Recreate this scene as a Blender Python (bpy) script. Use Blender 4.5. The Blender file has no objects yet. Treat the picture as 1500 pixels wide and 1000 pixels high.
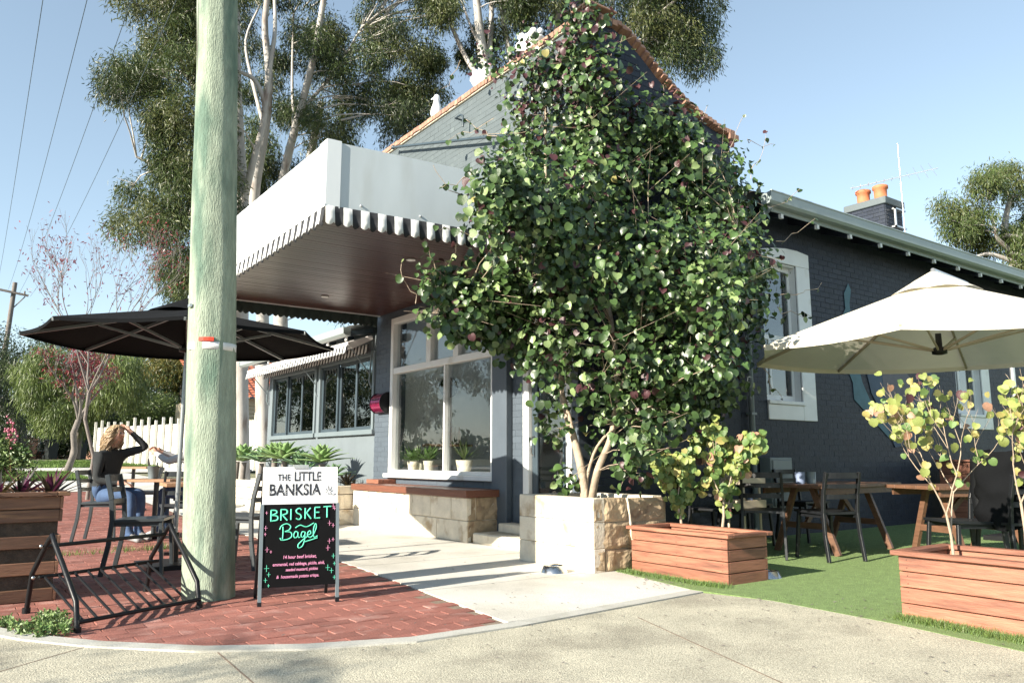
import bpy, bmesh, math, random
import numpy as np
from mathutils import Vector, Matrix
sc = bpy.context.scene
R_ = math.radians
# ---------------------------------------------------------------- camera, sky, sun
H = 0.96; FPX = 1140.0
YAW = math.atan(830/1153.); PIT = math.atan(172/1140.)
cam = bpy.data.objects.new('camera', bpy.data.cameras.new('camera'))
sc.collection.objects.link(cam); sc.camera = cam
cam.location = (0, 0, H); cam.rotation_euler = (math.pi/2+PIT, 0, -YAW)
cam.data.sensor_width = 36; cam.data.lens = FPX/1500*36; cam.data.clip_start = .05; cam.data.clip_end = 4000
SUN_EL = R_(24.5); TS = Vector((-.996, -.085, 0)).normalized()
w = bpy.data.worlds.new('World'); sc.world = w; w.use_nodes = True
nt = w.node_tree; bg = nt.nodes['Background']
sky = nt.nodes.new('ShaderNodeTexSky'); sky.sky_type = 'NISHITA'; sky.sun_disc = False
sky.sun_elevation = SUN_EL; sky.sun_rotation = math.atan2(TS.x, TS.y); sky.air_density = 1.0; sky.dust_density = 0.; sky.ozone_density = 2.5
gm = nt.nodes.new('ShaderNodeGamma'); gm.inputs[1].default_value = .8                 # the photograph's soft sky contrast
hs = nt.nodes.new('ShaderNodeHueSaturation'); hs.inputs['Saturation'].default_value = .82; hs.inputs['Hue'].default_value = .488
nt.links.new(sky.outputs[0], hs.inputs['Color']); nt.links.new(hs.outputs[0], gm.inputs[0]); nt.links.new(gm.outputs[0], bg.inputs[0]); bg.inputs[1].default_value = .122
sl = bpy.data.lights.new('sun', 'SUN'); sl.energy = 5.0; sl.angle = R_(.53); sl.color = (1, .92, .78)
so = bpy.data.objects.new('sun', sl); sc.collection.objects.link(so)
tosun = Vector((TS.x*math.cos(SUN_EL), TS.y*math.cos(SUN_EL), math.sin(SUN_EL)))
so.rotation_euler = tosun.to_track_quat('Z', 'Y').to_euler(); so.location = (0, 0, 20)
vs = sc.view_settings; vs.view_transform = 'Standard'; vs.look = 'None'; vs.exposure = 1.36; vs.gamma = 1
try: vs.use_curve_mapping = False
except Exception: pass
# ---------------------------------------------------------------- helpers
rnd = random.Random(7); nr = np.random.default_rng(11)
Fv = np.array([math.sin(YAW)*math.cos(PIT), math.cos(YAW)*math.cos(PIT), math.sin(PIT)])
Rv = np.array([math.cos(YAW), -math.sin(YAW), 0.]); Uv = np.cross(Rv, Fv)
def ray(x, y): return Fv+Rv*(x-750)/FPX+Uv*(500-y)/FPX
def P(x, y, d): return np.array([0, 0, H])+ray(x, y)*d            # d metres deep
def PG(x, y, z=0.): d = ray(x, y); return np.array([0, 0, H])+d*((z-H)/d[2])
def PX(x, y, X): d = ray(x, y); return np.array([0, 0, H])+d*(X/d[0])
def PY(x, y, Y): d = ray(x, y); return np.array([0, 0, H])+d*(Y/d[1])
def gz(Y): return 0. if Y < 12 else min(.03*(Y-12), .96)           # the street climbs gently away

class MB:
    def __init__(s): s.v = []; s.f = []; s.m = []; s.sm = []
    def add(s, vs, fs, mi=0, smooth=False):
        b = len(s.v); s.v += [tuple(map(float, p)) for p in vs]
        for f in fs: s.f.append([b+i for i in f]); s.m.append(mi); s.sm.append(smooth)
        return s
    def box(s, a, b, mi=0):
        x0, y0, z0 = [min(p, q) for p, q in zip(a, b)]; x1, y1, z1 = [max(p, q) for p, q in zip(a, b)]
        return s.add([(x0,y0,z0),(x1,y0,z0),(x1,y1,z0),(x0,y1,z0),(x0,y0,z1),(x1,y0,z1),(x1,y1,z1),(x0,y1,z1)],
              [(0,3,2,1),(4,5,6,7),(0,1,5,4),(1,2,6,5),(2,3,7,6),(3,0,4,7)], mi)
    def beam(s, a, b, w, h, up=(0,0,1), mi=0):
        a = Vector(a); b = Vector(b); d = (b-a).normalized(); u = Vector(up)
        if abs(d.dot(u)) > .98: u = Vector((1, 0, 0))
        r = d.cross(u).normalized()*w/2; u = r.cross(d).normalized()*h/2
        return s.add([a-r-u, a+r-u, a+r+u, a-r+u, b-r-u, b+r-u, b+r+u, b-r+u],
              [(0,1,2,3),(7,6,5,4),(0,4,5,1),(1,5,6,2),(2,6,7,3),(3,7,4,0)], mi)
    def tube(s, pts, r, n=8, mi=0, cap=True):
        pts = [Vector(p) for p in pts]; k = len(pts)
        rs = r if hasattr(r, '__len__') else [r]*k
        prev = None; vs = []; fs = []
        for i, p in enumerate(pts):
            d = (pts[min(i+1, k-1)]-pts[max(i-1, 0)])
            d = d.normalized() if d.length > 1e-9 else Vector((0, 0, 1))
            if prev is None:
                prev = d.cross(Vector((0, 0, 1)) if abs(d.z) < .9 else Vector((1, 0, 0))).normalized()
            prev = (prev-d*prev.dot(d)).normalized(); q = d.cross(prev)
            for j in range(n):
                a = 2*math.pi*j/n; vs.append(p+(prev*math.cos(a)+q*math.sin(a))*rs[i])
        for i in range(k-1):
            for j in range(n):
                fs.append((i*n+j, i*n+(j+1) % n, (i+1)*n+(j+1) % n, (i+1)*n+j))
        s.add(vs, fs, mi, True)
        if cap: s.add(vs[:n], [tuple(range(n))[::-1]], mi); s.add(vs[-n:], [tuple(range(n))], mi)
        return s
    def lathe(s, prof, c=(0,0,0), n=20, mi=0, a0=0):
        vs = []; fs = []; k = len(prof)
        for r, z in prof:
            for j in range(n):
                a = a0+2*math.pi*j/n; vs.append((c[0]+r*math.cos(a), c[1]+r*math.sin(a), c[2]+z))
        for i in range(k-1):
            for j in range(n): fs.append((i*n+j, i*n+(j+1) % n, (i+1)*n+(j+1) % n, (i+1)*n+j))
        s.add(vs, fs, mi, True)
        s.add(vs[:n], [tuple(range(n))[::-1]], mi); s.add(vs[-n:], [tuple(range(n))], mi)
        return s
    def prism(s, poly, fn, t0, t1, mi=0):   # poly in (u,v); fn(u,v,t) -> xyz
        n = len(poly); vs = [fn(u, v, t0) for u, v in poly]+[fn(u, v, t1) for u, v in poly]
        fs = [tuple(range(n))[::-1], tuple(range(n, 2*n))]+[(i, (i+1) % n, n+(i+1) % n, n+i) for i in range(n)]
        return s.add(vs, fs, mi)
    def ball(s, c, r, n=10, k=7, mi=0, sq=(1,1,1)):
        vs = []; fs = []
        for i in range(k+1):
            t = math.pi*i/k
            for j in range(n):
                a = 2*math.pi*j/n
                vs.append((c[0]+r*sq[0]*math.sin(t)*math.cos(a), c[1]+r*sq[1]*math.sin(t)*math.sin(a), c[2]-r*sq[2]*math.cos(t)))
        for i in range(k):
            for j in range(n): fs.append((i*n+j, i*n+(j+1) % n, (i+1)*n+(j+1) % n, (i+1)*n+j))
        return s.add(vs, fs, mi, True)
    def mesh(s, name, off=(0,0,0)):
        me = bpy.data.meshes.new(name)
        v = [(a-off[0], b-off[1], c-off[2]) for a, b, c in s.v]
        me.from_pydata(v, [], s.f); me.polygons.foreach_set('material_index', s.m); me.polygons.foreach_set('use_smooth', s.sm)
        me.update(); return me
ROOTLOC = {}
def part(name, mb, mats, parent=None, label=None, kind=None, world=False, bevel=0, fix=True):
    off = ROOTLOC.get(parent.name if parent else '', (0, 0, 0)) if world else (0, 0, 0)
    me = mb.mesh(name, off) if isinstance(mb, MB) else mb
    if fix and isinstance(mb, MB) and len(mb.f) < 20000:
        bm = bmesh.new(); bm.from_mesh(me); bmesh.ops.recalc_face_normals(bm, faces=bm.faces); bm.to_mesh(me); bm.free()
    for m in (mats if isinstance(mats, (list, tuple)) else [mats]): me.materials.append(m)
    o = bpy.data.objects.new(name, me); sc.collection.objects.link(o)
    if parent: o.parent = parent; ROOTLOC[o.name] = ROOTLOC.get(parent.name, (0, 0, 0))
    if label: o['label'] = label
    if kind: o['kind'] = kind
    if bevel:
        b = o.modifiers.new('bevel', 'BEVEL'); b.width = bevel; b.segments = 1; b.limit_method = 'ANGLE'
    return o
def thing(name, label, cat, loc=(0,0,0), rz=0, group=None):
    o = bpy.data.objects.new(name, None); sc.collection.objects.link(o); o.empty_display_size = .1
    o.location = loc; o.rotation_euler = (0, 0, rz); o['label'] = label; o['category'] = cat
    if group: o['group'] = group
    ROOTLOC[o.name] = tuple(map(float, loc)); return o
def tag(o, label, cat, group=None):
    o['label'] = label; o['category'] = cat
    if group: o['group'] = group
    return o
def copy_tree(o, parent=None):
    c = o.copy(); sc.collection.objects.link(c); c.parent = parent
    for ch in list(o.children): copy_tree(ch, c)
    return c
def dup(o, loc, rz, label):
    c = copy_tree(o); c.location = loc; c.rotation_euler = (0, 0, rz); c['label'] = label; return c
def inst(name, me, parent, loc, rot=(0,0,0), scale=(1,1,1), label=None):
    o = bpy.data.objects.new(name, me); sc.collection.objects.link(o); o.parent = parent
    if parent:
        off = ROOTLOC.get(parent.name, (0, 0, 0)); loc = [a-b for a, b in zip(loc, off)]
    o.location = loc; o.rotation_euler = rot; o.scale = scale
    if label: o['label'] = label
    return o
# ---------------------------------------------------------------- materials
def mat(name, col, rough=.6, var=.12, scale=6, bump=0., bscale=40, metal=0., rv=0., stretch=(1,1,1), col2=None, c2amt=.5, c2scale=3, spec=.5, trans=0., emit=None, speck=0.):
    m = bpy.data.materials.new(name); m.use_nodes = True; n = m.node_tree.nodes; l = m.node_tree.links
    b = n['Principled BSDF']; b.inputs['Roughness'].default_value = rough; b.inputs['Metallic'].default_value = metal
    b.inputs['Specular IOR Level'].default_value = spec
    tc = n.new('ShaderNodeTexCoord'); mp = n.new('ShaderNodeMapping'); mp.inputs['Scale'].default_value = stretch
    geo = n.new('ShaderNodeNewGeometry')
    oi = n.new('ShaderNodeObjectInfo')
    l.new(tc.outputs['Object'], mp.inputs[0])
    ad = n.new('ShaderNodeMath'); ad.operation = 'ADD'; l.new(geo.outputs['Random Per Island'], ad.inputs[0]); l.new(oi.outputs['Random'], ad.inputs[1])
    fr = n.new('ShaderNodeMath'); fr.operation = 'FRACT'; l.new(ad.outputs[0], fr.inputs[0])
    vec = mp.outputs[0]
    if rv:
        sh = n.new('ShaderNodeVectorMath'); sh.operation = 'ADD'
        cb = n.new('ShaderNodeCombineXYZ'); mu = n.new('ShaderNodeMath'); mu.operation = 'MULTIPLY'; mu.inputs[1].default_value = 37.
        l.new(fr.outputs[0], mu.inputs[0]); l.new(mu.outputs[0], cb.inputs[0]); l.new(mu.outputs[0], cb.inputs[1]); l.new(mu.outputs[0], cb.inputs[2])
        l.new(vec, sh.inputs[0]); l.new(cb.outputs[0], sh.inputs[1]); vec = sh.outputs[0]
    nz = n.new('ShaderNodeTexNoise'); nz.inputs['Scale'].default_value = scale; nz.inputs['Detail'].default_value = 6; nz.inputs['Roughness'].default_value = .6
    l.new(vec, nz.inputs['Vector'])
    mr = n.new('ShaderNodeMapRange'); mr.inputs[1].default_value = .25; mr.inputs[2].default_value = .75
    mr.inputs[3].default_value = 1-var; mr.inputs[4].default_value = 1+var; l.new(nz.outputs[0], mr.inputs[0])
    val = mr.outputs[0]
    if rv:
        m2 = n.new('ShaderNodeMapRange'); m2.inputs[3].default_value = 1-rv; m2.inputs[4].default_value = 1+rv; l.new(fr.outputs[0], m2.inputs[0])
        mm = n.new('ShaderNodeMath'); mm.operation = 'MULTIPLY'; l.new(val, mm.inputs[0]); l.new(m2.outputs[0], mm.inputs[1]); val = mm.outputs[0]
    if speck:
        ns = n.new('ShaderNodeTexNoise'); ns.inputs['Scale'].default_value = 160; ns.inputs['Detail'].default_value = 2; l.new(tc.outputs['Object'], ns.inputs['Vector'])
        m3 = n.new('ShaderNodeMapRange'); m3.inputs[1].default_value = .35; m3.inputs[2].default_value = .65; m3.inputs[3].default_value = 1-speck; m3.inputs[4].default_value = 1+speck; l.new(ns.outputs[0], m3.inputs[0])
        mm = n.new('ShaderNodeMath'); mm.operation = 'MULTIPLY'; l.new(val, mm.inputs[0]); l.new(m3.outputs[0], mm.inputs[1]); val = mm.outputs[0]
    base = n.new('ShaderNodeRGB'); base.outputs[0].default_value = (*col, 1); csock = base.outputs[0]
    if col2:
        n2 = n.new('ShaderNodeTexNoise'); n2.inputs['Scale'].default_value = c2scale; n2.inputs['Detail'].default_value = 8; l.new(vec, n2.inputs['Vector'])
        r2 = n.new('ShaderNodeMapRange'); r2.inputs[1].default_value = .62-.24*c2amt; r2.inputs[2].default_value = .78-.24*c2amt; l.new(n2.outputs[0], r2.inputs[0])
        mx = n.new('ShaderNodeMix'); mx.data_type = 'RGBA'; l.new(r2.outputs[0], mx.inputs[0]); l.new(csock, mx.inputs[6]); mx.inputs[7].default_value = (*col2, 1); csock = mx.outputs[2]
    sc_ = n.new('ShaderNodeVectorMath'); sc_.operation = 'SCALE'; l.new(csock, sc_.inputs[0]); l.new(val, sc_.inputs['Scale'])
    l.new(sc_.outputs[0], b.inputs['Base Color'])
    if bump:
        nb = n.new('ShaderNodeTexNoise'); nb.inputs['Scale'].default_value = bscale; nb.inputs['Detail'].default_value = 5; l.new(vec, nb.inputs['Vector'])
        bp = n.new('ShaderNodeBump'); bp.inputs['Strength'].default_value = bump; bp.inputs['Distance'].default_value = .01; l.new(nb.outputs[0], bp.inputs['Height']); l.new(bp.outputs[0], b.inputs['Normal'])
    if trans:
        tr = n.new('ShaderNodeBsdfTranslucent'); mxs = n.new('ShaderNodeMixShader'); mxs.inputs[0].default_value = trans
        l.new(sc_.outputs[0], tr.inputs[0]); l.new(b.outputs[0], mxs.inputs[1]); l.new(tr.outputs[0], mxs.inputs[2])
        l.new(mxs.outputs[0], n['Material Output'].inputs[0])
    if emit: b.inputs['Emission Color'].default_value = (*emit[0], 1); b.inputs['Emission Strength'].default_value = emit[1]
    return m
def glass(name, tint=(1,1,1), ior=1.55, rough=0.):
    m = bpy.data.materials.new(name); m.use_nodes = True; n = m.node_tree.nodes; l = m.node_tree.links
    n.remove(n['Principled BSDF']); t = n.new('ShaderNodeBsdfTransparent'); t.inputs[0].default_value = (*tint, 1)
    g = n.new('ShaderNodeBsdfGlossy'); g.inputs['Roughness'].default_value = rough; g.inputs[0].default_value = (1, 1, 1, 1)
    fr = n.new('ShaderNodeFresnel'); ge = n.new('ShaderNodeNewGeometry'); mr = n.new('ShaderNodeMapRange'); mr.inputs[3].default_value = ior; mr.inputs[4].default_value = 1/ior
    l.new(ge.outputs['Backfacing'], mr.inputs[0]); l.new(mr.outputs[0], fr.inputs[0]); mx = n.new('ShaderNodeMixShader')
    l.new(fr.outputs[0], mx.inputs[0]); l.new(t.outputs[0], mx.inputs[1]); l.new(g.outputs[0], mx.inputs[2]); l.new(mx.outputs[0], n['Material Output'].inputs[0])
    return m
K = {}
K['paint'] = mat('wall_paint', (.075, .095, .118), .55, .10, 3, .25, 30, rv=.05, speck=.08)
K['side_paint'] = mat('shaded_side_wall_paint', (.023, .029, .044), .5, .2, 2.2, .45, 30, rv=.10, speck=.15, spec=.22, col2=(.030, .036, .048), c2amt=.25, c2scale=1.4)  # darker copy of the wall paint: the side's shade is put into the colour
K['gable'] = mat('gable_paint', (.088, .108, .115), .6, .06, 2, .25, 30, rv=.03, col2=(.125, .15, .155), c2amt=.2)
K['white'] = mat('white_paint', (.72, .73, .72), .45, .05, 4, .08, 30, col2=(.55, .53, .48), c2amt=.15)
K['whitemetal'] = mat('white_metal', (.72, .75, .77), .35, .05, 1.5, .04, 3, stretch=(3, 3, .3), col2=(.55, .56, .55), c2amt=.15, c2scale=3)
K['fascia'] = mat('fascia_metal', (.50, .55, .575), .4, .07, 1.2, .10, 2.2, stretch=(2, 2, .5), col2=(.46, .50, .51), c2amt=.25, c2scale=2)
K['greymetal'] = mat('grey_painted_metal', (.15, .185, .20), .4, .08, 2)
K['gutter'] = mat('gutter_metal', (.28, .33, .33), .4, .08, 2)
K['darkframe'] = mat('dark_frame_paint', (.045, .065, .08), .4, .08, 5)
K['soffit'] = mat('maroon_soffit', (.062, .023, .019), .28, .18, 3, .08, 30, rv=.12, stretch=(.6, 8, 8))
K['black'] = mat('black_paint', (.008, .0085, .010), .4, .2, 8, .1, 60, spec=.3)
K['chair'] = mat('chair_paint', (.03, .037, .042), .42, .2, 6, .08, 60)
K['darkchair'] = mat('dark_chair_paint', (.009, .010, .012), .45, .2, 6, .08, 60)
K['brick'] = mat('orange_brick', (.34, .19, .13), .8, .2, 9, .5, 60, rv=.22, col2=(.20, .11, .09), c2amt=.35, c2scale=6)
K['paver'] = mat('red_paver', (.26, .098, .075), .8, .18, 9, .5, 90, rv=.2, col2=(.36, .19, .16), c2amt=.3, c2scale=5, speck=.22)
K['mortar'] = mat('sand_joint', (.20, .15, .11), .95, .3, 20, .4, 90, speck=.3)
K['stone'] = mat('limestone', (.66, .59, .47), .85, .15, 7, .6, 35, rv=.08, col2=(.40, .30, .19), c2amt=.25, c2scale=5)
K['roughstone'] = mat('rough_limestone', (.40, .30, .19), .9, .28, 9, 1.0, 22, rv=.12, col2=(.20, .14, .09), c2amt=.4, c2scale=9)
K['joint'] = mat('cream_mortar', (.60, .52, .40), .9, .12, 20, .4, 60)
K['woody'] = mat('jarrah_boards_long', (.29, .118, .072), .55, .38, 7, .25, 25, rv=.22, stretch=(6, .7, 7), col2=(.17, .07, .045), c2amt=.45, c2scale=3)
K['woodx'] = mat('jarrah_boards_short', (.27, .11, .068), .55, .38, 7, .25, 25, rv=.22, stretch=(.7, 6, 7), col2=(.16, .065, .042), c2amt=.45, c2scale=3)
K['oldwood'] = mat('weathered_boards', (.17, .085, .05), .6, .35, 7, .35, 25, rv=.35, stretch=(.7, 6, 7), col2=(.30, .16, .08), c2amt=.3)
K['seatwood'] = mat('oiled_seat_timber', (.16, .06, .035), .4, .25, 7, .15, 25, rv=.1, stretch=(6, .7, 6))
K['yardwood'] = mat('shaded_trestle_timber', (.13, .065, .038), .5, .3, 7, .15, 25, rv=.15, stretch=(6, 1, 6))  # darker copy of table_timber, the yard's shade put into its colour
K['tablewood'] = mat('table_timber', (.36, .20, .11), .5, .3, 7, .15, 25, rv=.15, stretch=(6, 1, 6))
K['pole'] = mat('treated_pole', (.27, .32, .245), .85, .26, 7, 1., 26, stretch=(5, 5, 1.1), col2=(.10, .16, .12), c2amt=.55, c2scale=1.1)
K['concrete'] = mat('path_concrete', (.56, .54, .49), .85, .16, 1.3, .3, 90, col2=(.44, .42, .37), c2amt=.5, c2scale=1.1, speck=.13)
K['apron'] = mat('aggregate_concrete', (.43, .40, .31), .9, .2, 2.2, .8, 140, col2=(.31, .285, .22), c2amt=.5, c2scale=1.7, speck=.36)
K['kerb'] = mat('kerb_concrete', (.43, .42, .38), .85, .15, 3, .3, 90, col2=(.30, .29, .25), c2amt=.4, speck=.12)
K['asphalt'] = mat('asphalt', (.055, .055, .055), .9, .2, 4, .6, 120, speck=.3)
K['soil'] = mat('soil', (.055, .04, .03), .95, .4, 20, 1, 60)
K['grassbase'] = mat('turf_base', (.15, .22, .075), .95, .2, 12, .6, 120, speck=.3)
K['farground'] = mat('ground_cover', (.12, .125, .065), .95, .3, .5, .6, 20, col2=(.16, .13, .09), c2amt=.4)
K['turf'] = mat('artificial_turf', (.15, .225, .08), .75, .2, 3, rv=.25, trans=.25)
K['lawn'] = mat('lawn_blades', (.13, .21, .045), .7, .2, 3, rv=.3, trans=.3)
K['bark'] = mat('gum_bark', (.42, .395, .365), .75, .18, 3, .3, 15, stretch=(2, 2, .6), col2=(.24, .19, .16), c2amt=.35, c2scale=2)
K['twig'] = mat('grey_brown_bark', (.17, .15, .135), .85, .25, 8, .5, 40)
K['palebark'] = mat('pale_smooth_bark', (.38, .30, .22), .75, .22, 12, .4, 50, col2=(.24, .18, .13), c2amt=.3, c2scale=9)
def leafm(name, col, **k): 
    a = dict(rough=.42, var=.2, scale=9, rv=.28, trans=.28, bump=.25, bscale=30); a.update(k); return mat(name, col, **a)
K['gum1'] = leafm('gum_leaf_green', (.072, .105, .03), bump=0); K['gum2'] = leafm('gum_leaf_olive', (.115, .13, .042), bump=0); K['gum3'] = leafm('gum_leaf_dark', (.028, .044, .015), bump=0)
K['vine1'] = leafm('heart_leaf_green', (.062, .112, .032), rough=.38, trans=.12); K['vine2'] = leafm('heart_leaf_dark', (.028, .056, .016), rough=.38, trans=.12)
K['vine3'] = leafm('heart_leaf_burgundy', (.06, .022, .025), rough=.45, trans=.12); K['vine4'] = leafm('heart_leaf_pale', (.19, .26, .10), rough=.42, trans=.12)
K['yel1'] = leafm('autumn_leaf_lime', (.29, .34, .10), trans=.3); K['yel2'] = leafm('autumn_leaf_yellow', (.44, .39, .14), trans=.3); K['yel3'] = leafm('autumn_leaf_pink', (.44, .25, .17), trans=.25); K['yel4'] = leafm('leaf_green', (.14, .23, .07))
K['agave'] = leafm('agave_leaf', (.20, .32, .12), rough=.5, trans=.15, rv=.15); K['agave2'] = leafm('agave_leaf_grey', (.15, .26, .14), rough=.5, trans=.12, rv=.15)
K['rhoeo'] = leafm('purple_leaf', (.10, .022, .055), rough=.35); K['rhoeo2'] = leafm('dark_bronze_leaf', (.035, .03, .022)); K['rhoeo3'] = leafm('olive_bronze_leaf', (.12, .09, .035))
K['weep'] = leafm('weeping_leaf_light', (.16, .21, .06), bump=0); K['weep2'] = leafm('weeping_leaf_mid', (.09, .13, .04), bump=0)
K['dark'] = leafm('hedge_leaf_dark', (.03, .048, .018), bump=0); K['yellowish'] = leafm('acacia_leaf_yellow', (.16, .14, .03), bump=0)
K['red'] = leafm('red_leaf', (.25, .035, .045), bump=0)
K['petal'] = leafm('pink_petal', (.55, .18, .26), bump=0)
K['glass'] = glass('shop_glass', (.93, .95, .95), 1.5)
K['darkglass'] = glass('wing_glass', (.45, .5, .5), 2.1)
K['cloth_black'] = mat('black_canopy_cloth', (.007, .0075, .0085), .95, .1, 5, .15, 300, spec=.08)
K['cloth_white'] = mat('white_canopy_cloth', (.70, .655, .55), .85, .05, 3, .1, 200, trans=.22)
K['stripe_back'] = mat('valance_dark_green_lining', (.02, .032, .028), .8, .1, 8)
K['stripe_w'] = mat('valance_white', (.70, .71, .70), .75, .08, 8, .1, 100, trans=.1); K['stripe_b'] = mat('valance_black', (.02, .021, .025), .75, .1, 8)
K['terracotta'] = mat('terracotta', (.48, .16, .07), .7, .2, 6, .3, 40)
K['steel'] = mat('steel', (.55, .56, .56), .25, .1, 20, metal=1.)
K['alu'] = mat('aluminium', (.62, .63, .63), .35, .08, 20, metal=.8)
K['redmetal'] = mat('red_letterbox_metal', (.34, .012, .09), .15, .1, 4, metal=.7)
K['skin'] = mat('skin', (.50, .28, .20), .5, .06, 20); K['hair'] = mat('blond_hair', (.33, .235, .135), .45, .3, 20, rv=.35); K['brownhair'] = mat('brown_hair', (.13, .06, .035), .45, .3, 20, rv=.3)
K['knit'] = mat('charcoal_knit', (.022, .025, .026), .9, .2, 60, .8, 160); K['denim'] = mat('blue_denim', (.045, .085, .17), .85, .25, 14, .3, 200)
K['greytop'] = mat('grey_cotton', (.36, .36, .37), .85, .1, 10, .2, 100); K['shoe'] = mat('shoe', (.3, .3, .3), .6)
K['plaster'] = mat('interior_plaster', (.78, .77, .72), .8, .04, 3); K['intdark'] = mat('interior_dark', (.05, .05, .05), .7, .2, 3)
K['cream'] = mat('cream_weatherboard', (.55, .47, .34), .7, .08, 4); K['tile'] = mat('roof_tile', (.42, .12, .06), .75, .25, 6, .4, 30, rv=.2)
K['roof'] = mat('corrugated_roof', (.36, .39, .39), .4, .1, 2, metal=.4)
K['chalk'] = mat('chalkboard', (.005, .005, .0055), .7, .2, 10, spec=.12); K['mint'] = mat('mint_chalk_ink', (.12, .66, .45), .7, .15, 60); K['pink'] = mat('pink_chalk_ink', (.70, .28, .45), .7, .2, 60)
K['ink'] = mat('black_ink', (.02, .022, .028), .6); K['board'] = mat('white_board', (.74, .74, .74), .4, .04, 5)
K['reflred'] = mat('red_reflector', (.65, .05, .02), .3); K['lamp'] = mat('downlight', (.8, .8, .7), .5, emit=((1, .88, .62), 2.0))
K['teal'] = mat('mural_teal', (.05, .13, .165), .6, .25, 4, .2, 30); K['blue'] = mat('mural_blue', (.03, .062, .11), .6, .25, 4); K['muralgrey'] = mat('mural_grey', (.10, .095, .115), .6, .2, 9)
K['bin'] = mat('dark_plastic', (.02, .025, .025), .5); K['bluecol'] = mat('blue_grey_paint', (.16, .2, .3), .6, .08, 3)
K['fence'] = mat('pale_fence', (.70, .68, .62), .8, .12, 5, .2, 30, rv=.06); K['silver'] = mat('silver_pole', (.3, .32, .33), .35, .08, 8, metal=.6)
# ================================================================ GROUND
def struct(name, mb, m, label=None, kind='structure', parent=None):
    o = part(name, mb, m, parent, fix=True); o['kind'] = kind
    return o
def slab(poly, z0, z1, mb=None):
    mb = mb or MB(); return mb.prism(poly, lambda u, v, t: (u, v, t), z0, z1)
g = MB(); ys = [-60, 0, 12]+[12+4*i for i in range(1, 9)]+[44, 44.01, 80, 300, 1500]
xs = [-1500, -100, -10, 0, 3, 6, 12, 60, 1500]
vs_ = [(x, y, gz(y)-.03) for y in ys for x in xs]; nx = len(xs)
g.add(vs_, [(i*nx+j, i*nx+j+1, (i+1)*nx+j+1, (i+1)*nx+j) for i in range(len(ys)-1) for j in range(nx-1)])
struct('ground', g, K['farground'])
# kerb curve in plan, traced once on the ground
c1 = [tuple(PG(x, y)[:2]) for x, y in [(-260, 830), (-120, 885), (0, 922), (60, 933), (150, 942), (300, 949), (450, 946), (600, 936), (748, 914), (880, 890), (1012, 866)]]
c2 = []
for i, p in enumerate(c1):
    a = Vector(c1[max(i-1, 0)]); b = Vector(c1[min(i+1, len(c1)-1)]); d = (b-a).normalized(); n_ = Vector((d.y, -d.x))
    if n_.y > 0 and n_.x > 0: n_ = -n_
    k = Vector(p)+n_*.11; c2.append((k.x, k.y))
gc = [tuple(PG(x, y)[:2]) for x, y in [(1060, 872), (1130, 880), (1200, 893), (1310, 914), (1400, 934), (1500, 955), (1700, 1010)]]
kb = slab(c1+c2[::-1], -.03, .014); struct('kerb', kb, K['kerb'])
apron_edge = c2+gc
# the apron is cast in bays: joints cut it into separate slabs
ap = struct('apron', slab([(-3.2, 8.6)]+apron_edge+[(6.2, -.8), (6, -5), (-3.2, -5)], -.03, .004), K['apron'])
# sand-filled expansion joints
bays = MB()
jl = [(PG(312, 950), PG(372, 1002)), (PG(935, 905), PG(1150, 1003)), (PG(125, 948), PG(-20, 990))]
for a, b in jl:
    a = Vector(a); b = Vector(b); d = (b-a).normalized(); n_ = Vector((-d.y, d.x, 0))
    bays.beam(a+Vector((0, 0, .0035)), b+Vector((0, 0, .0035)), .009, .003)
struct('expansion_joint', bays, K['mortar'], parent=ap)['kind'] = 'stuff'
struct('road', slab([(-14, -40), (-3.2, -40), (-3.2, 60), (-14, 60)], -.03, -.012), K['asphalt'])
# brick paving
def paver_right(Y): return min(2.79+.108*(Y-3.89), 3.2)
def kerbY(X):
    for (x0, y0), (x1, y1) in zip(c1, c1[1:]):
        if x0 <= X <= x1: return y0+(y1-y0)*(X-x0)/(x1-x0)
    return 99
pv = struct('brick_paving', slab([(-2.2, 20), (-2.2, 8)]+[p for p in c1 if p[0] < 2.95]+[(3.2, 7.5), (3.2, 12), (3.2, 12.01)], -.03, -.006), K['mortar'])
pav = MB(); pav.add([(-2.2, 12, -.0055), (3.2, 12, -.0055), (3.2, 20, gz(20)-.0055), (-2.2, 20, gz(20)-.0055)], [(0, 1, 2, 3)])
struct('paving_bed', pav, K['mortar'], parent=pv)
pm = MB().box((-.1125, -.0555, -.03), (.1125, .0555, 0)).mesh('brick'); pm.materials.append(K['paver'])
bmx = bmesh.new(); bmx.from_mesh(pm); bmesh.ops.bevel(bmx, geom=[e for e in bmx.edges if all(v.co.z > -.01 for v in e.verts)], offset=.0018, segments=1, affect='EDGES'); bmx.to_mesh(pm); bmx.free()
cells = []
Yp = 3.6; row = 0
while Yp < 20:
    Xp = -2.2+(.115 if row % 2 else 0)
    while Xp < 3.3:
        if Xp+.11 < paver_right(Yp)+.06 and Yp > kerbY(Xp)-.06 and Yp > 3.7: cells.append((Xp, Yp))
        Xp += .231
    Yp += .1165; row += 1
def inview(x, y, z=0, m=30):
    d = np.array([x, y, z-H]); k = d@Fv
    return k > .3 and -m < 750+FPX*(d@Rv)/k < 1500+m and -m < 500-FPX*(d@Uv)/k < 1000+m
vis = sorted([c for c in cells if inview(*c)], key=lambda c: c[0]**2+c[1]**2); near = set(vis[:290])
rest = MB(); pvv = [tuple(v.co) for v in pm.vertices]; pff = [tuple(p.vertices) for p in pm.polygons]
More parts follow.
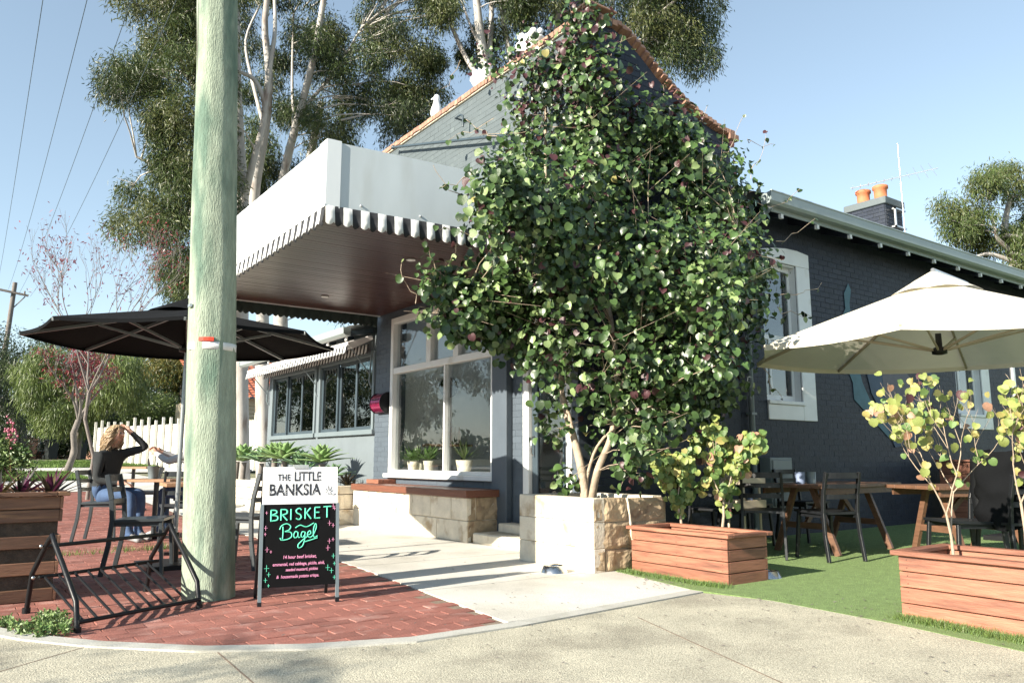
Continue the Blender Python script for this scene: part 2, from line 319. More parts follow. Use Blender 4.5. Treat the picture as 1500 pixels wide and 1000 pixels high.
for c in cells:
    dz = rnd.uniform(-.0025, .0015)+gz(c[1]); rz = rnd.uniform(-.012, .012)
    if c in near: inst('brick', pm, pv, (c[0], c[1], dz), (rnd.uniform(-.005, .005), rnd.uniform(-.005, .005), rz))
    else: rest.add([(c[0]+v[0], c[1]+v[1], v[2]+dz) for v in pvv], pff)
part('paver_field', rest, K['paver'], pv, kind='stuff', fix=False)
# pale concrete footpath in bays
fp = struct('footpath', slab([(3.0, 6), (3.0, 12), (5.6, 12), (5.6, 4)]+[(4.5, 4.15), (3.5, 3.9)], -.03, -.012), K['mortar'])
def lerp_poly(y0, y1):
    return [(paver_right(y0), y0), (5.55, y0), (5.55, y1), (paver_right(y1), y1)]
edge = [p for p in c1 if p[0] > 2.85]
first = [(paver_right(5.2), 5.19), (2.80, 3.93)]+edge+[(5.55, 4.4), (5.55, 5.19)]
part('slab', slab(first, -.03, .003), K['concrete'], fp)
for y0, y1 in [(5.2, 6.69), (6.7, 8.19), (8.2, 9.99), (10, 11.99)]:
    part('slab', slab(lerp_poly(y0, y1), -.03, .003), K['concrete'], fp)
m = MB(); m.add([(3.2, 12, .003), (5.55, 12, .003), (5.55, 20, gz(20)+.003), (3.2, 20, gz(20)+.003)], [(0, 1, 2, 3)]); part('slab', m, K['concrete'], fp)
m = MB(); m.add([(-20, 20, gz(20)+.004), (14, 20, gz(20)+.004), (14, 24.5, gz(24.5)+.004), (-20, 24.5, gz(24.5)+.004)], [(0, 1, 2, 3)])
m.add([(3.4, 24.5, gz(24.5)+.004), (5.2, 24.5, gz(24.5)+.004), (4.2, 41, gz(41)+.004), (2.4, 41, gz(41)+.004)], [(0, 1, 2, 3)])
m.add([(-12, 29, gz(29)+.01), (20, 29, gz(29)+.01), (20, 33, gz(33)+.01), (-12, 33, gz(33)+.01)], [(0, 1, 2, 3)])
struct('far_path', m, K['concrete'])
# turf yard
tf_poly = [(4.57, 4.07)]+gc[1:]+[(8, -1), (24, -1), (24, 6.2), (5.0, 6.2)]
struct('turf_yard', slab(tf_poly, -.03, .006), K['grassbase'])
def blades(n, region, h0, h1, w, mats, name, parent=None, gzf=None, lean=.5, label=None):
    pts = []
    while len(pts) < n:
        q = region(n); pts += list(q)
    pts = np.array(pts[:n]); z = np.array([gz(p[1]) for p in pts]) if gzf is None else gzf(pts)
    a = nr.uniform(0, 2*np.pi, n); h = nr.uniform(h0, h1, n); la = nr.uniform(0, 2*np.pi, n); ll = nr.uniform(0, lean, n)*h
    b0 = np.c_[pts[:, 0]-np.cos(a)*w, pts[:, 1]-np.sin(a)*w, z]; b1 = np.c_[pts[:, 0]+np.cos(a)*w, pts[:, 1]+np.sin(a)*w, z]
    t = np.c_[pts[:, 0]+np.cos(la)*ll, pts[:, 1]+np.sin(la)*ll, z+h]
    v = np.stack([b0, b1, t], 1).reshape(-1, 3); f = np.arange(3*n).reshape(-1, 3)
    return fastmesh(name, v, f, mats, parent, nr.integers(0, len(mats), n))
def fastmesh(name, v, f, mats, parent=None, mi=None, smooth=False):
    me = bpy.data.meshes.new(name); nf, k = f.shape
    me.vertices.add(len(v)); me.vertices.foreach_set('co', np.asarray(v, dtype=np.float32).ravel())
    me.loops.add(nf*k); me.loops.foreach_set('vertex_index', f.ravel().astype(np.int32))
    me.polygons.add(nf); me.polygons.foreach_set('loop_start', (np.arange(nf)*k).astype(np.int32)); me.polygons.foreach_set('loop_total', np.full(nf, k, dtype=np.int32))
    for m in mats: me.materials.append(m)
    if mi is not None: me.polygons.foreach_set('material_index', mi.astype(np.int32))
    me.polygons.foreach_set('use_smooth', np.full(nf, smooth)); me.update(calc_edges=True); me.validate()
    o = bpy.data.objects.new(name, me); sc.collection.objects.link(o)
    if parent: o.parent = parent; o.location = [-q for q in ROOTLOC.get(parent.name, (0, 0, 0))]
    return o
def inpoly(px, py, poly):
    r = np.zeros(len(px), bool); n = len(poly); j = n-1
    for i in range(n):
        xi, yi = poly[i]; xj, yj = poly[j]
        c = ((yi > py) != (yj > py)) & (px < (xj-xi)*(py-yi)/(yj-yi+1e-12)+xi); r ^= c; j = i
    return r
def polyregion(poly):
    a = np.array(poly); lo = a.min(0); hi = a.max(0)
    def f(n):
        q = nr.uniform(lo, hi, (n, 2)); return q[inpoly(q[:, 0], q[:, 1], poly)]
    return f
tnear = [(4.6, 4.1)]+[(a, b+.02) for a, b in gc[1:]]+[(9.5, -1), (12, 6.1), (5.2, 6.1)]
o = blades(170000, polyregion(tnear), .006, .016, .0025, [K['turf']], 'turf'); o['kind'] = 'stuff'; tag(o, 'short bright green artificial turf covering the side yard', 'grass'); del o['category'], o['label']
# kerbside grass tufts at the planters, weeds by the bike rack and lawn patches up the street
def strip(pts, wd):
    pts = np.array(pts)
    def f(n):
        i = nr.integers(0, len(pts)-1, n); t = nr.uniform(0, 1, (n, 1)); return pts[i]*(1-t)+pts[i+1]*t+nr.normal(0, wd, (n, 2))
    return f
o = blades(6500, strip([(4.78, 2.62), (4.75, 2.3), (4.7, 1.9), (4.66, 1.5), (4.62, 1)], .035), .012, .05, .003, [K['lawn'], K['turf'], K['weep']], 'kerb_grass', lean=1.2); o['kind'] = 'stuff'
o = blades(2500, strip([(4.82, 5.05), (4.80, 4.6), (4.8, 4.2), (4.84, 3.97)], .03), .015, .05, .003, [K['lawn'], K['turf']], 'grass_strip', lean=1.2); o['kind'] = 'stuff'
lp = [(-12, 24.6), (3.3, 24.6), (3.2, 28.9), (-12, 28.9)]
o = blades(30000, polyregion([(0, 24.6), (3.3, 24.6), (3.2, 28.9), (0, 28.9)]), .05, .12, .02, [K['lawn']], 'verge_lawn'); o['kind'] = 'stuff'
o = blades(26000, polyregion([(1, 33.2), (16, 33.2), (16, 39.5), (1, 39.5)]), .06, .14, .03, [K['lawn']], 'front_lawn'); o['kind'] = 'stuff'
o = blades(420, strip([(.9, 9.2), (1.9, 9.3), (2.2, 9.25)], .10), .02, .08, .004, [K['lawn'], K['weep2']], 'weed_patch', lean=1.); o['kind'] = 'stuff'

# ================================================================ CORNER SHOP
XF, YS = 5.5, 6.17
shop = thing('corner_shop', 'dark blue-grey painted brick corner cafe with tall parapet and orange brick coping', 'building', (XF, YS, 0))
def rects(u0, u1, z0, z1, holes):
    us = sorted({u0, u1, *[h[0] for h in holes], *[h[1] for h in holes]}); zs = sorted({z0, z1, *[h[2] for h in holes], *[h[3] for h in holes]})
    us = [u for u in us if u0 <= u <= u1]; zs = [z for z in zs if z0 <= z <= z1]; out = []
    for a, b in zip(us, us[1:]):
        for c, d in zip(zs, zs[1:]):
            mu, mz = (a+b)/2, (c+d)/2
            if not any(h[0] < mu < h[1] and h[2] < mz < h[3] for h in holes): out.append((a, b, c, d))
    return out
BL, BH = .23, .0765
def bricks(u0, u1, z0, z1, holes, ok=None):
    full, cut = [], []; r = int(round(z0/BH)); z = r*BH
    while z < z1:
        off = BL/2 if r % 2 else 0; u = u0-BL+off
        while u < u1:
            a, b = max(u, u0), min(u+BL, u1); c, d = max(z, z0), min(z+BH, z1)
            segs = [(a, b)]
            for h in holes:
                if d > h[2]+.01 and c < h[3]-.01:
                    ns = []
                    for s0, s1 in segs:
                        if h[1] <= s0 or h[0] >= s1: ns.append((s0, s1)); continue
                        if s0 < h[0]: ns.append((s0, h[0]))
                        if s1 > h[1]: ns.append((h[1], s1))
                    segs = ns
            for s0, s1 in segs:
                if s1-s0 < .03 or d-c < .03: continue
                if ok and not ok((s0+s1)/2, d): continue
                (full if s1-s0 > BL-.003 and d-c > BH-.003 else cut).append((s0, s1, c, d))
            u += BL
        z += BH; r += 1
    return full, cut
def brickwall(parent, axis, plane, sgn, u0, u1, z0, z1, holes, m, thick=.24, nmax=0, pick=None, ok=None, name='wall', poly=None, slabmat=None):
    """axis 'Y': wall runs along Y at X=plane, outside = sgn"""
    def pt(u, t, z): return (plane+t*-sgn, u, z) if axis == 'Y' else (u, plane+t*-sgn, z)
    mb = MB()
    if poly: mb.prism(poly, lambda u, v, t: pt(u, t, v), .0, thick)
    else:
        for a, b, c, d in rects(u0, u1, z0, z1, holes): mb.box(pt(a, 0, c), pt(b, thick, d))
    wo = part(name, mb, slabmat or m, parent, world=True)
    full, cut = bricks(u0, u1, z0, z1, holes, ok); D = .0028 if name == 'parapet' else .005
    if pick: full.sort(key=lambda r: pick((r[0]+r[1])/2, (r[2]+r[3])/2))
    ind = full[:nmax]; rest_ = full[nmax:]+cut
    L, Hh = BL-.0035, BH-.008
    if nmax:
        bm_ = MB().box((-L/2, -D, -Hh/2), (L/2, D, Hh/2)) if axis == 'X' else MB().box((-D, -L/2, -Hh/2), (D, L/2, Hh/2))
        bme = bm_.mesh('brick'); bme.materials.append(m)
        b_ = bmesh.new(); b_.from_mesh(bme); bmesh.ops.bevel(b_, geom=b_.edges[:], offset=.0035, segments=1, affect='EDGES'); b_.to_mesh(bme); b_.free()
        for a, b, c, d in ind: inst('brick', bme, wo, pt((a+b)/2, rnd.uniform(-.001, .0015), (c+d)/2), (rnd.uniform(-.006, .006), rnd.uniform(-.006, .006), rnd.uniform(-.006, .006)))
    mb = MB()
    for a, b, c, d in rest_:
        e = rnd.uniform(-.0015, .0015); mb.box(pt(a+.0018, -(D)+e*.6, c+.004), pt(b-.0018, .004, d-.004))
    part('brickwork', mb, m, wo, kind='stuff', world=True, fix=False)
    return wo
WY0, WY1, WZ0, WZ1 = 7.97, 10.82, .70, 3.12
DY0, DY1, DZ1 = 6.52, 7.40, 2.62
hol = [(WY0, WY1, WZ0, WZ1), (DY0, DY1, .13, DZ1)]
brickwall(shop, 'Y', XF, -1, YS+.24, 11.38, 0, 3.7, hol, K['paint'], nmax=0)
brickwall(shop, 'Y', XF, -1, YS, 11.38, 3.7, 5.93, [], K['gable'], name='parapet', nmax=110, pick=lambda u, z: (u-8.6)**2+(z-5.0)**2, thick=.24)
prof = [(5.5, 5.93), (5.88, 5.93), (6.1, 5.86), (6.36, 5.70), (6.6, 5.53), (6.82, 5.40), (7.05, 5.28), (7.31, 5.19), (7.62, 5.12), (7.93, 5.08)]
def topz(x):
    for (a, b), (c, d) in zip(prof, prof[1:]):
        if a <= x <= c: return b+(d-b)*(x-a)/(c-a)
    return 0
SX0, SX1, SZ0, SZ1 = 8.46, 9.21, 1.66, 3.56
T0, T1 = 13.55, 14.45
sh = [(SX0, SX1, SZ0, SZ1), (T0, T1, SZ0, SZ1)]
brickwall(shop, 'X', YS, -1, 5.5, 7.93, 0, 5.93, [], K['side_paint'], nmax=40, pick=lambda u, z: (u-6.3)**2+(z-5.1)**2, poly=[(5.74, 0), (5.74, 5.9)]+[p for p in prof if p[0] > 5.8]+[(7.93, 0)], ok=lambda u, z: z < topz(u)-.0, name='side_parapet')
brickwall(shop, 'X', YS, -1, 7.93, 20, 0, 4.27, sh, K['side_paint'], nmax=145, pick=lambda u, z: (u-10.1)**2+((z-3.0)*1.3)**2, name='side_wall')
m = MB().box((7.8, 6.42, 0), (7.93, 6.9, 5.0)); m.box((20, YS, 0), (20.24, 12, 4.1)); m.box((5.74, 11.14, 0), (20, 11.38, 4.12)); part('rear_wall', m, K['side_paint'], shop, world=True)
# coping bricks
cm = MB().box((-.17, -.040, -.036), (.17, .040, .036)).mesh('coping_brick'); cm.materials.append(K['brick'])
b_ = bmesh.new(); b_.from_mesh(cm); bmesh.ops.bevel(b_, geom=b_.edges[:], offset=.004, segments=1, affect='EDGES'); b_.to_mesh(cm); b_.free()
cop = part('coping', MB().box((5.47, 6.17, 5.93), (5.76, 11.38, 5.945)), K['joint'], shop, world=True)
y = 6.16
while y < 11.38:
    inst('coping_brick', cm, cop, (5.62, y, 5.982+rnd.uniform(-.006, .006)), (rnd.uniform(-.02, .02), rnd.uniform(-.02, .02), rnd.uniform(-.02, .02)), (1, 1, 1)); y += .087
pl = [Vector((a, 0, b)) for a, b in prof]; acc = 0
for a, b in zip(pl, pl[1:]):
    L = (b-a).length; s = (.087-acc) if acc else 0.02
    while s < L:
        p = a.lerp(b, s/L); ang = math.atan2(b.z-a.z, b.x-a.x)
        inst('coping_brick', cm, cop, (p.x, 6.27, p.z+.036), (rnd.uniform(-.02, .02), -ang, math.pi/2+rnd.uniform(-.02, .02)))
        s += .087
    acc = (L-s+.087) % .087
m = MB(); 
m.box((5.42, 6.055, 6.05), (5.86, 6.36, 6.075))
part('corner_stone', m, K['brick'], cop, world=True, bevel=.006)
m = MB(); m.box((7.84, 6.08, 5.04), (8.02, 6.46, 5.12)); m.box((7.87, 6.10, 5.12), (7.97, 6.44, 5.18))
part('corner_stone', m, K['brick'], cop, world=True, bevel=.006)
# roof
EZ, EY = 4.14, 5.74
rf = MB(); nrib = 130
xs_ = np.linspace(7.95, 20.6, nrib); rv_ = []
for i, x in enumerate(xs_):
    dz = .012 if i % 2 else 0; rv_ += [(x, EY, EZ+.1+dz), (x, 8.76, EZ+.1+dz+3.02*.44), (x, 11.7, EZ+dz)]
rf.add(rv_, [(3*i, 3*i+1, 3*i+4, 3*i+3) for i in range(0, nrib-1)]+[(3*i+1, 3*i+2, 3*i+5, 3*i+4) for i in range(16, nrib-1)])  # rear slope starts late: unseen opening added to let sky light into the shop
roof = part('roof', rf, K['roof'], shop, world=True)
m = MB().add([(5.76, 6.42, 4.3), (7.95, 6.42, 4.3), (7.95, 8.76, 5.4), (5.76, 8.76, 5.4), (5.76, 11.3, 4.3), (7.95, 11.3, 4.3)], [(0, 1, 2, 3), (3, 2, 5, 4)][:1]); rf_skip = 1; part('roof_sheet', m, K['roof'], roof, world=True)  # front slope only; the rear stays open to light the interior
m = MB().prism([(EY-.13, EZ+.10), (EY-.12, EZ-.02), (EY-.09, EZ-.05), (EY, EZ-.05), (EY, EZ+.08)], lambda u, v, t: (t, u, v), 7.98, 20.6)
m.tube([(7.98, EY-.125, EZ+.10), (20.6, EY-.125, EZ+.10)], .014, 6)
gut = part('gutter', m, K['gutter'], shop, world=True)
m = MB().box((7.98, EY+.005, EZ-.10), (20.6, EY+.025, EZ+.09)); part('fascia_board', m, K['gutter'], shop, world=True)
x = 8.35
while x < 20:
    m = MB().beam((x, EY-.0+.03, EZ-.1), (x, 6.19, EZ+.06), .045, .10); m.box((x-.024, EY-.012, EZ-.165), (x+.024, EY+.028, EZ-.11), 1)
    part('rafter', m, [K['side_paint'], K['white']], shop, world=True); x += .78
m = MB().add([(7.98, EY+.03, EZ-.02), (20.5, EY+.03, EZ-.02), (20.5, 6.2, EZ+.15), (7.98, 6.2, EZ+.15)], [(0, 1, 2, 3)]); part('eave_lining', m, K['side_paint'], shop, world=True)
m = MB().tube([(8.06, 6.11, .1), (8.06, 6.11, 3.75), (8.06, EY-.05, EZ-.08)], .035, 10); m.box((8.01, 6.07, 1.5), (8.11, 6.16, 1.53)); m.box((8.01, 6.07, 3.0), (8.11, 6.16, 3.03))
part('downpipe', m, K['greymetal'], shop, world=True)
part('meter_box', MB().box((8.22, 5.99, .36), (8.66, 6.155, .98)).box((8.25, 5.975, .39), (8.63, 5.99, .95)), K['greymetal'], shop, world=True, bevel=.008)
# side windows: white masonry surround on head, right jamb and sill; timber sashes
for i, (a, b) in enumerate([(SX0, SX1), (T0, T1)]):
    m = MB(); R = b+.30; y0 = YS-.025
    m.box((b, y0, SZ0-.20), (R, YS+.002, SZ1)); m.box((a, y0, SZ0-.20), (b-.001, YS+.001, SZ0-.002))
    arc = [(a, SZ1+.002), (R, SZ1+.002), (R, SZ1+.20)]+[(R-(R-a)*t, SZ1+.20+.09*math.sin(math.pi*min(1, .25+t*.75))-.063) for t in (.25, .5, .75, 1)]
    m.prism(arc, lambda u, v, t: (u, t, v), y0-.0, YS+.001)
    m.box((b-.002, YS+.001, SZ0), (b+.02, YS+.13, SZ1)); m.box((a, YS+.002, SZ1-.02), (b, YS+.13, SZ1+.001))
    w_ = part('window', m, K['white'], shop, world=True, bevel=.006)
    m = MB(); yy = YS+.09
    for p, q in [((a, SZ0+.05), (a+.05, SZ1-.02)), ((b-.06, SZ0+.05), (b-.005, SZ1-.02)), ((a+.05, SZ0+.05), (b-.06, SZ0+.13)), ((a+.05, SZ1-.08), (b-.06, SZ1-.02)), ((a+.05, 2.52), (b-.06, 2.59)), (((a+b)/2-.16, SZ0+.13), ((a+b)/2-.11, 2.52))]:
        m.box((p[0], yy, p[1]), (q[0], yy+.04, q[1]))
    part('sash', m, K['white'], w_, world=True, bevel=.004)
    part('sill', MB().box((a-.0, YS-.045, SZ0), (b+.03, YS+.12, SZ0+.05)), K['white'], w_, world=True, bevel=.006)
    part('pane', MB().box((a+.04, yy+.015, SZ0+.1), (b-.04, yy+.022, SZ1-.05)), K['darkglass'], w_, world=True)
    part('curtain', MB().box((a, YS+.35, SZ0), (a+.3, YS+.37, SZ1), 0).box((a, YS+.5, SZ0-.3), (b+.3, YS+.52, SZ1+.3), 1), [K['side_paint'], K['black']], w_, world=True)
# shop window
sw = part('window', MB(), K['white'], shop) if False else None
m = MB(); x0, x1 = XF-.035, XF+.09
fw = .085
m.box((x0, WY0, WZ0+.05), (x1, WY0+fw, WZ1)); m.box((x0, WY1-fw, WZ0+.05), (x1, WY1, WZ1)); m.box((x0, WY0+fw, WZ1-.09), (x1, WY1-fw, WZ1))
m.box((x0+.01, WY0+fw, 2.25), (x1, WY1-fw, 2.34)); m.box((x0+.01, WY0+fw, WZ0+.05), (x1, WY1-fw, WZ0+.10))
win = part('window', m, K['white'], shop, world=True, bevel=.006)
part('mullion', MB().box((x0+.02, 9.20, WZ0+.1), (x1-.02, 9.235, 2.25)), K['white'], win, world=True)
for yy in (8.86, 9.60): part('mullion', MB().box((x0+.012, yy, 2.34), (x1, yy+.13, WZ1-.09)), K['white'], win, world=True, bevel=.005)
part('sill', MB().box((XF-.09, WY0-.06, WZ0-.012), (XF+.09, WY1+.06, WZ0+.05)), K['white'], win, world=True, bevel=.008)
xg = XF+.04
for a, b in ((WY0+fw, 9.20), (9.235, WY1-fw)): part('pane', MB().box((xg, a, WZ0+.1), (xg+.006, b, 2.25)), K['glass'], win, world=True)
for a, b in ((WY0+fw, 8.86), (8.99, 9.60), (9.73, WY1-fw)): part('pane', MB().box((xg, a, 2.34), (xg+.006, b, WZ1-.09)), K['glass'], win, world=True)
# door
m = MB(); m.box((XF-.02, DY1-.11, .13), (XF+.12, DY1, DZ1)); m.box((XF-.02, DY0, .13), (XF+.12, DY0+.09, DZ1)); m.box((XF-.02, DY0+.09, DZ1-.1), (XF+.12, DY1-.11, DZ1))
dr = part('door', m, K['white'], shop, world=True, bevel=.006)
m = MB(); a, b = DY0+.10, DY1-.12
m.box((XF+.03, a, .15), (XF+.07, a+.1, 2.5)); m.box((XF+.03, b-.1, .15), (XF+.07, b, 2.5)); m.box((XF+.03, a+.1, .15), (XF+.07, b-.1, .45)); m.box((XF+.03, a+.1, 2.38), (XF+.07, b-.1, 2.5))
part('door_leaf', m, K['darkframe'], dr, world=True); part('pane', MB().box((XF+.045, a+.1, .45), (XF+.052, b-.1, 2.38)), K['darkglass'], dr, world=True)
part('handle', MB().tube([(XF, b-.05, 1.0), (XF-.02, b-.05, 1.02), (XF-.02, b-.05, 1.2), (XF+.03, b-.05, 1.22)], .01, 6), K['steel'], dr, world=True)
# pier beside the door, slightly proud
m = MB().box((XF-.10, 7.62, .0), (XF-.012, 7.93, 3.2)); part('pier', m, K['paint'], shop, world=True, bevel=.006)
# steps
part('step', MB().box((5.02, 6.35, 0), (5.49, 7.76, .12)), K['stone'], shop, world=True, bevel=.015)
part('step', MB().box((5.27, 6.4, .12), (5.49, 7.60, .225)), K['stone'], shop, world=True, bevel=.012)
# interior
m = MB(); m.box((5.76, 6.43, .05), (9.0, 11.1, .12), 1); m.box((5.76, 6.43, 3.45), (9.0, 7.2, 3.5)); m.box((9.0, 8.9, .1), (9.1, 11.1, 3.5)); m.box((9.0, 6.5, .1), (9.1, 8.9, 3.5), 1)  # ceiling cut back to a strip, an added opening that brightens the room
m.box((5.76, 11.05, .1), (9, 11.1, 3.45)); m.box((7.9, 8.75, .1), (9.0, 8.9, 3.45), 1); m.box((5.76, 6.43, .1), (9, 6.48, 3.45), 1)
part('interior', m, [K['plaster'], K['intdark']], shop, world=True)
ck = thing('wall_clock', 'round black wall clock seen through the shop window', 'clock', (8.98, 9.95, 1.95))
cpos = PY(657, 567, 11.03); ck.location = cpos; ck.rotation_euler.z = math.pi/2; ROOTLOC[ck.name] = tuple(cpos)
part('rim', MB().tube([(-.02, .0, 0), (.02, 0, 0)], .17, 24), K['black'], ck)
m = MB(); m.box((-.03, -.01, 0), (-.022, .01, .1)); m.box((-.03, -.01, -.07), (-.022, .01, 0)); 
for k in range(12):
    a = k*math.pi/6; m.box((-.028, math.sin(a)*.14-.006, math.cos(a)*.14-.006), (-.022, math.sin(a)*.14+.006, math.cos(a)*.14+.006))
part('hand', m, K['plaster'], ck)
sf = thing('wall_shelf', 'timber shelf with dark bottles inside the shop window', 'shelf', tuple(PY(660, 652, 10.9)))
part('plank', MB().box((-.45, -.12, -.018), (.35, .13, .018)), K['tablewood'], sf); 
for k in range(2): part('bracket', MB().beam((-.35+k*.6, -.1, -.02), (-.35+k*.6, .12, -.3), .02, .02), K['black'], sf)
for k in range(5):
    p = PY(660, 652, 10.9); o = part('bottle', MB().lathe([(.028, 0), (.028, .17), (.01, .22), (.01, .28)], n=10), K['black' if k % 2 else 'seatwood']); o.location = (p[0]+.16-.075*k, p[1], p[2]+.018)
    tag(o, ['first', 'second', 'third', 'fourth', 'fifth'][k]+' small bottle from the right on the timber shelf inside', 'bottle', 'bottles on the inside shelf')
def pot_plant(px_, py_, X, r, h, lab, kind=0, pm=None):
    p = PX(px_, py_, X); p[2] = WZ0+.085
    t = thing('pot_plant', lab, 'plant', tuple(p), 0, 'pot plants behind the shop window')
    part('pot', MB().lathe([(r*.75, 0), (r, h), (r*.9, h), (r*.85, h*.9)], n=16), pm or K['stone'], t)
    f = MB()
    for k in range(90 if kind == 0 else 26):
        a = rnd.uniform(0, 6.28); e = rnd.uniform(.1, 1.3); L = rnd.uniform(.08, .2) if kind == 0 else rnd.uniform(.2, .4)
        d = Vector((math.cos(a)*math.cos(e), math.sin(a)*math.cos(e), math.sin(e)))
        b0 = Vector((0, 0, h)) if kind else Vector((0, 0, h))+d*rnd.uniform(0, .1); t1 = b0+d*L; s_ = d.cross(Vector((0, 0, 1))).normalized()*(.025 if kind == 0 else .012)
        f.add([b0, b0.lerp(t1, .5)+s_, t1, b0.lerp(t1, .5)-s_], [(0, 1, 2, 3)])
    part('foliage', f, K['yel4'] if kind == 0 else K['weep2'], t, kind='stuff', fix=False)
part('window_ledge', MB().box((5.6, WY0+.02, WZ0+.03), (5.95, WY1-.02, WZ0+.083)), K['plaster'], shop, world=True)
pot_plant(605, 680, 5.75, .09, .14, 'bushy green pot plant in the left corner of the shop window')
pot_plant(628, 684, 5.75, .085, .15, 'green pot plant in a pale pot, second from left in the shop window')
pot_plant(615, 660, 5.85, .07, .12, 'tall strappy pot plant at the back of the shop window', 1)
pot_plant(680, 686, 5.78, .12, .16, 'pot plant in a wide striped bowl in the right half of the shop window', 1)
# tie rod and hook on the parapet
a = PX(576, 216, XF-.12); b = PX(760, 196, XF-.12)
o = part('tie_rod', MB().tube([a, b], .022, 8).ball(a, .035), K['darkframe'], shop, world=True)
a = PX(676, 176, XF-.02); o = part('hook', MB().tube([a+(.03, 0, 0), a+(-.1, 0, 0), a+(-.1, -.14, .0), a+(-.1, -.2, -.04), a+(-.1, -.2, -.2)], .014, 6), K['darkframe'], shop, world=True)
# chimney with pots
CX, CY, CZ = 14.45, 7.62, 6.05
chm = part('chimney', MB().box((CX, CY, 4.6), (CX+.62, CY+.78, CZ-.16)).box((CX-.05, CY-.05, CZ-.16), (CX+.67, CY+.83, CZ-.02)), K['gable'], shop, world=True, bevel=.01)
full, cut = bricks(CX, CX+.62, 4.6, CZ-.16, []); m = MB()
for a, b, c, d in full+cut: m.box((a+.004, CY-.012, c+.004), (b-.004, CY+.01, d-.004))
full, cut = bricks(CY, CY+.78, 4.6, CZ-.16, [])
for a, b, c, d in full+cut: m.box((CX-.012, a+.004, c+.004), (CX+.01, b-.004, d-.004))
part('brickwork', m, K['side_paint'], chm, kind='stuff', world=True, fix=False)
for yy in (.2, .56):
    m = MB().lathe([(.15, 0), (.15, .05), (.12, .07), (.125, .24), (.15, .26), (.15, .31), (.11, .33), (.1, .28)], (CX+.25, CY+yy, CZ-.02), 14); part('chimney_pot', m, K['terracotta'], chm, world=True)
# aerial on the chimney
an = thing('tv_aerial', 'thin metal television aerial strapped to the chimney', 'aerial', (CX+.5, CY-.1, 5.3))
part('mast', MB().tube([(0, 0, 0), (-.02, 0, 1.9)], .011, 6), K['alu'], an)
part('bracket', MB().box((-.3, 0, .14), (.1, .1, .17)).box((-.3, 0, .5), (.1, .1, .53)).box((-.3, 0, .14), (-.27, .03, .53)), K['alu'], an)
B0 = Vector((-.55, .75, 1.07)); B1 = Vector((.28, -.60, 1.27)); part('boom', MB().tube([B0, B1], .008, 6), K['alu'], an)
for k in range(11):
    p = B0.lerp(B1, (k+.3)/11); L = .12 if k < 7 else .3; q = Vector((.75, .45, .5)).normalized() if k >= 7 else Vector((.8, .5, 0)).normalized()
    part('element', MB().tube([p-q*L*(2.2 if k in (8, 9, 10) else 1), p+q*L*(2.2 if k in (8, 9, 10) else 1)], .005, 4), K['alu'], an)

# ================================================================ AWNING
AX, AY0, AY1, AZ, AT = 2.6, 6.51, 11.3, 3.23, 3.86
aw = thing('shop_awning', 'box awning with plain white fascia and striped scalloped valance over the footpath', 'awning', (AX, AY0, AZ))
part('fascia', MB().box((AX, AY0+.17, AZ), (AX+.03, AY1, AT)), K['whitemetal'], aw, world=True)
part('fascia', MB().prism([(AX+.12, AY0), (XF-.05, AY0-.22), (XF-.05, AY0-.19), (AX+.12, AY0+.03)], lambda u, v, t: (u, v, t), AZ, AT), K['fascia'], aw, world=True, label='pale grey end fascia in grazing light')
part('fascia', MB().box((AX+.031, AY1-.03, AZ), (XF-.02, AY1, AT-.3)), K['fascia'], aw, world=True)
part('corner_flashing', MB().box((AX-.006, AY0+.0, AZ-.005), (AX+.034, AY0+.175, AT+.012)).prism([(AX-.006, AY0-.008), (AX+.13, AY0-.016), (AX+.13, AY0+.03), (AX+.02, AY0+.03)], lambda u, v, t: (u, v, t), AZ-.005, AT+.012), K['whitemetal'], aw, world=True)
part('roof_sheet', MB().box((AX+.031, AY0+.04, AT-.10), (XF-.02, AY1-.031, AT-.07)), K['roof'], aw, world=True)
sf_ = part('soffit', MB().box((AX+.031, AY0+.04, AZ+.02), (XF-.02, AY1-.031, AZ+.03)), K['soffit'], aw, world=True)
y = AY0+.05; bmz = MB().box((-1.43, -.041, -.009), (1.43, .041, .009)).mesh('board'); bmz.materials.append(K['soffit'])
while y < AY1-.08:
    inst('board', bmz, sf_, ((AX+XF)/2+.005, y+.04, AZ+.012+rnd.uniform(-.001, .001))); y += .087
for px_, py_ in ((602, 380), (476, 434)):
    p = PG(px_, py_, AZ); m = MB().lathe([(.055, -.012), (.055, .0), (.04, .002)], (p[0], p[1], AZ+.001), 18, 0).lathe([(.038, -.008), (.038, -.004)], (p[0], p[1], AZ), 14, 1)
    part('downlight', m, [K['white'], K['lamp']], aw, world=True)
m = MB(); 
for f0 in ((AX-.012, AY0+.18), ): pass
for yy in (AY0+.3, AY0+1.6, AY0+2.9, AY0+4.2):
    m.ball((AX-.002, yy, AT-.04), .012, 6, 4)
for t in (.08, .3, .55, .8):
    m.ball((AX+.12+(XF-AX-.17)*t, AY0-.22*t-.003, AZ+.06), .012, 6, 4)
part('rivet', m, K['alu'], aw, kind='stuff', world=True)
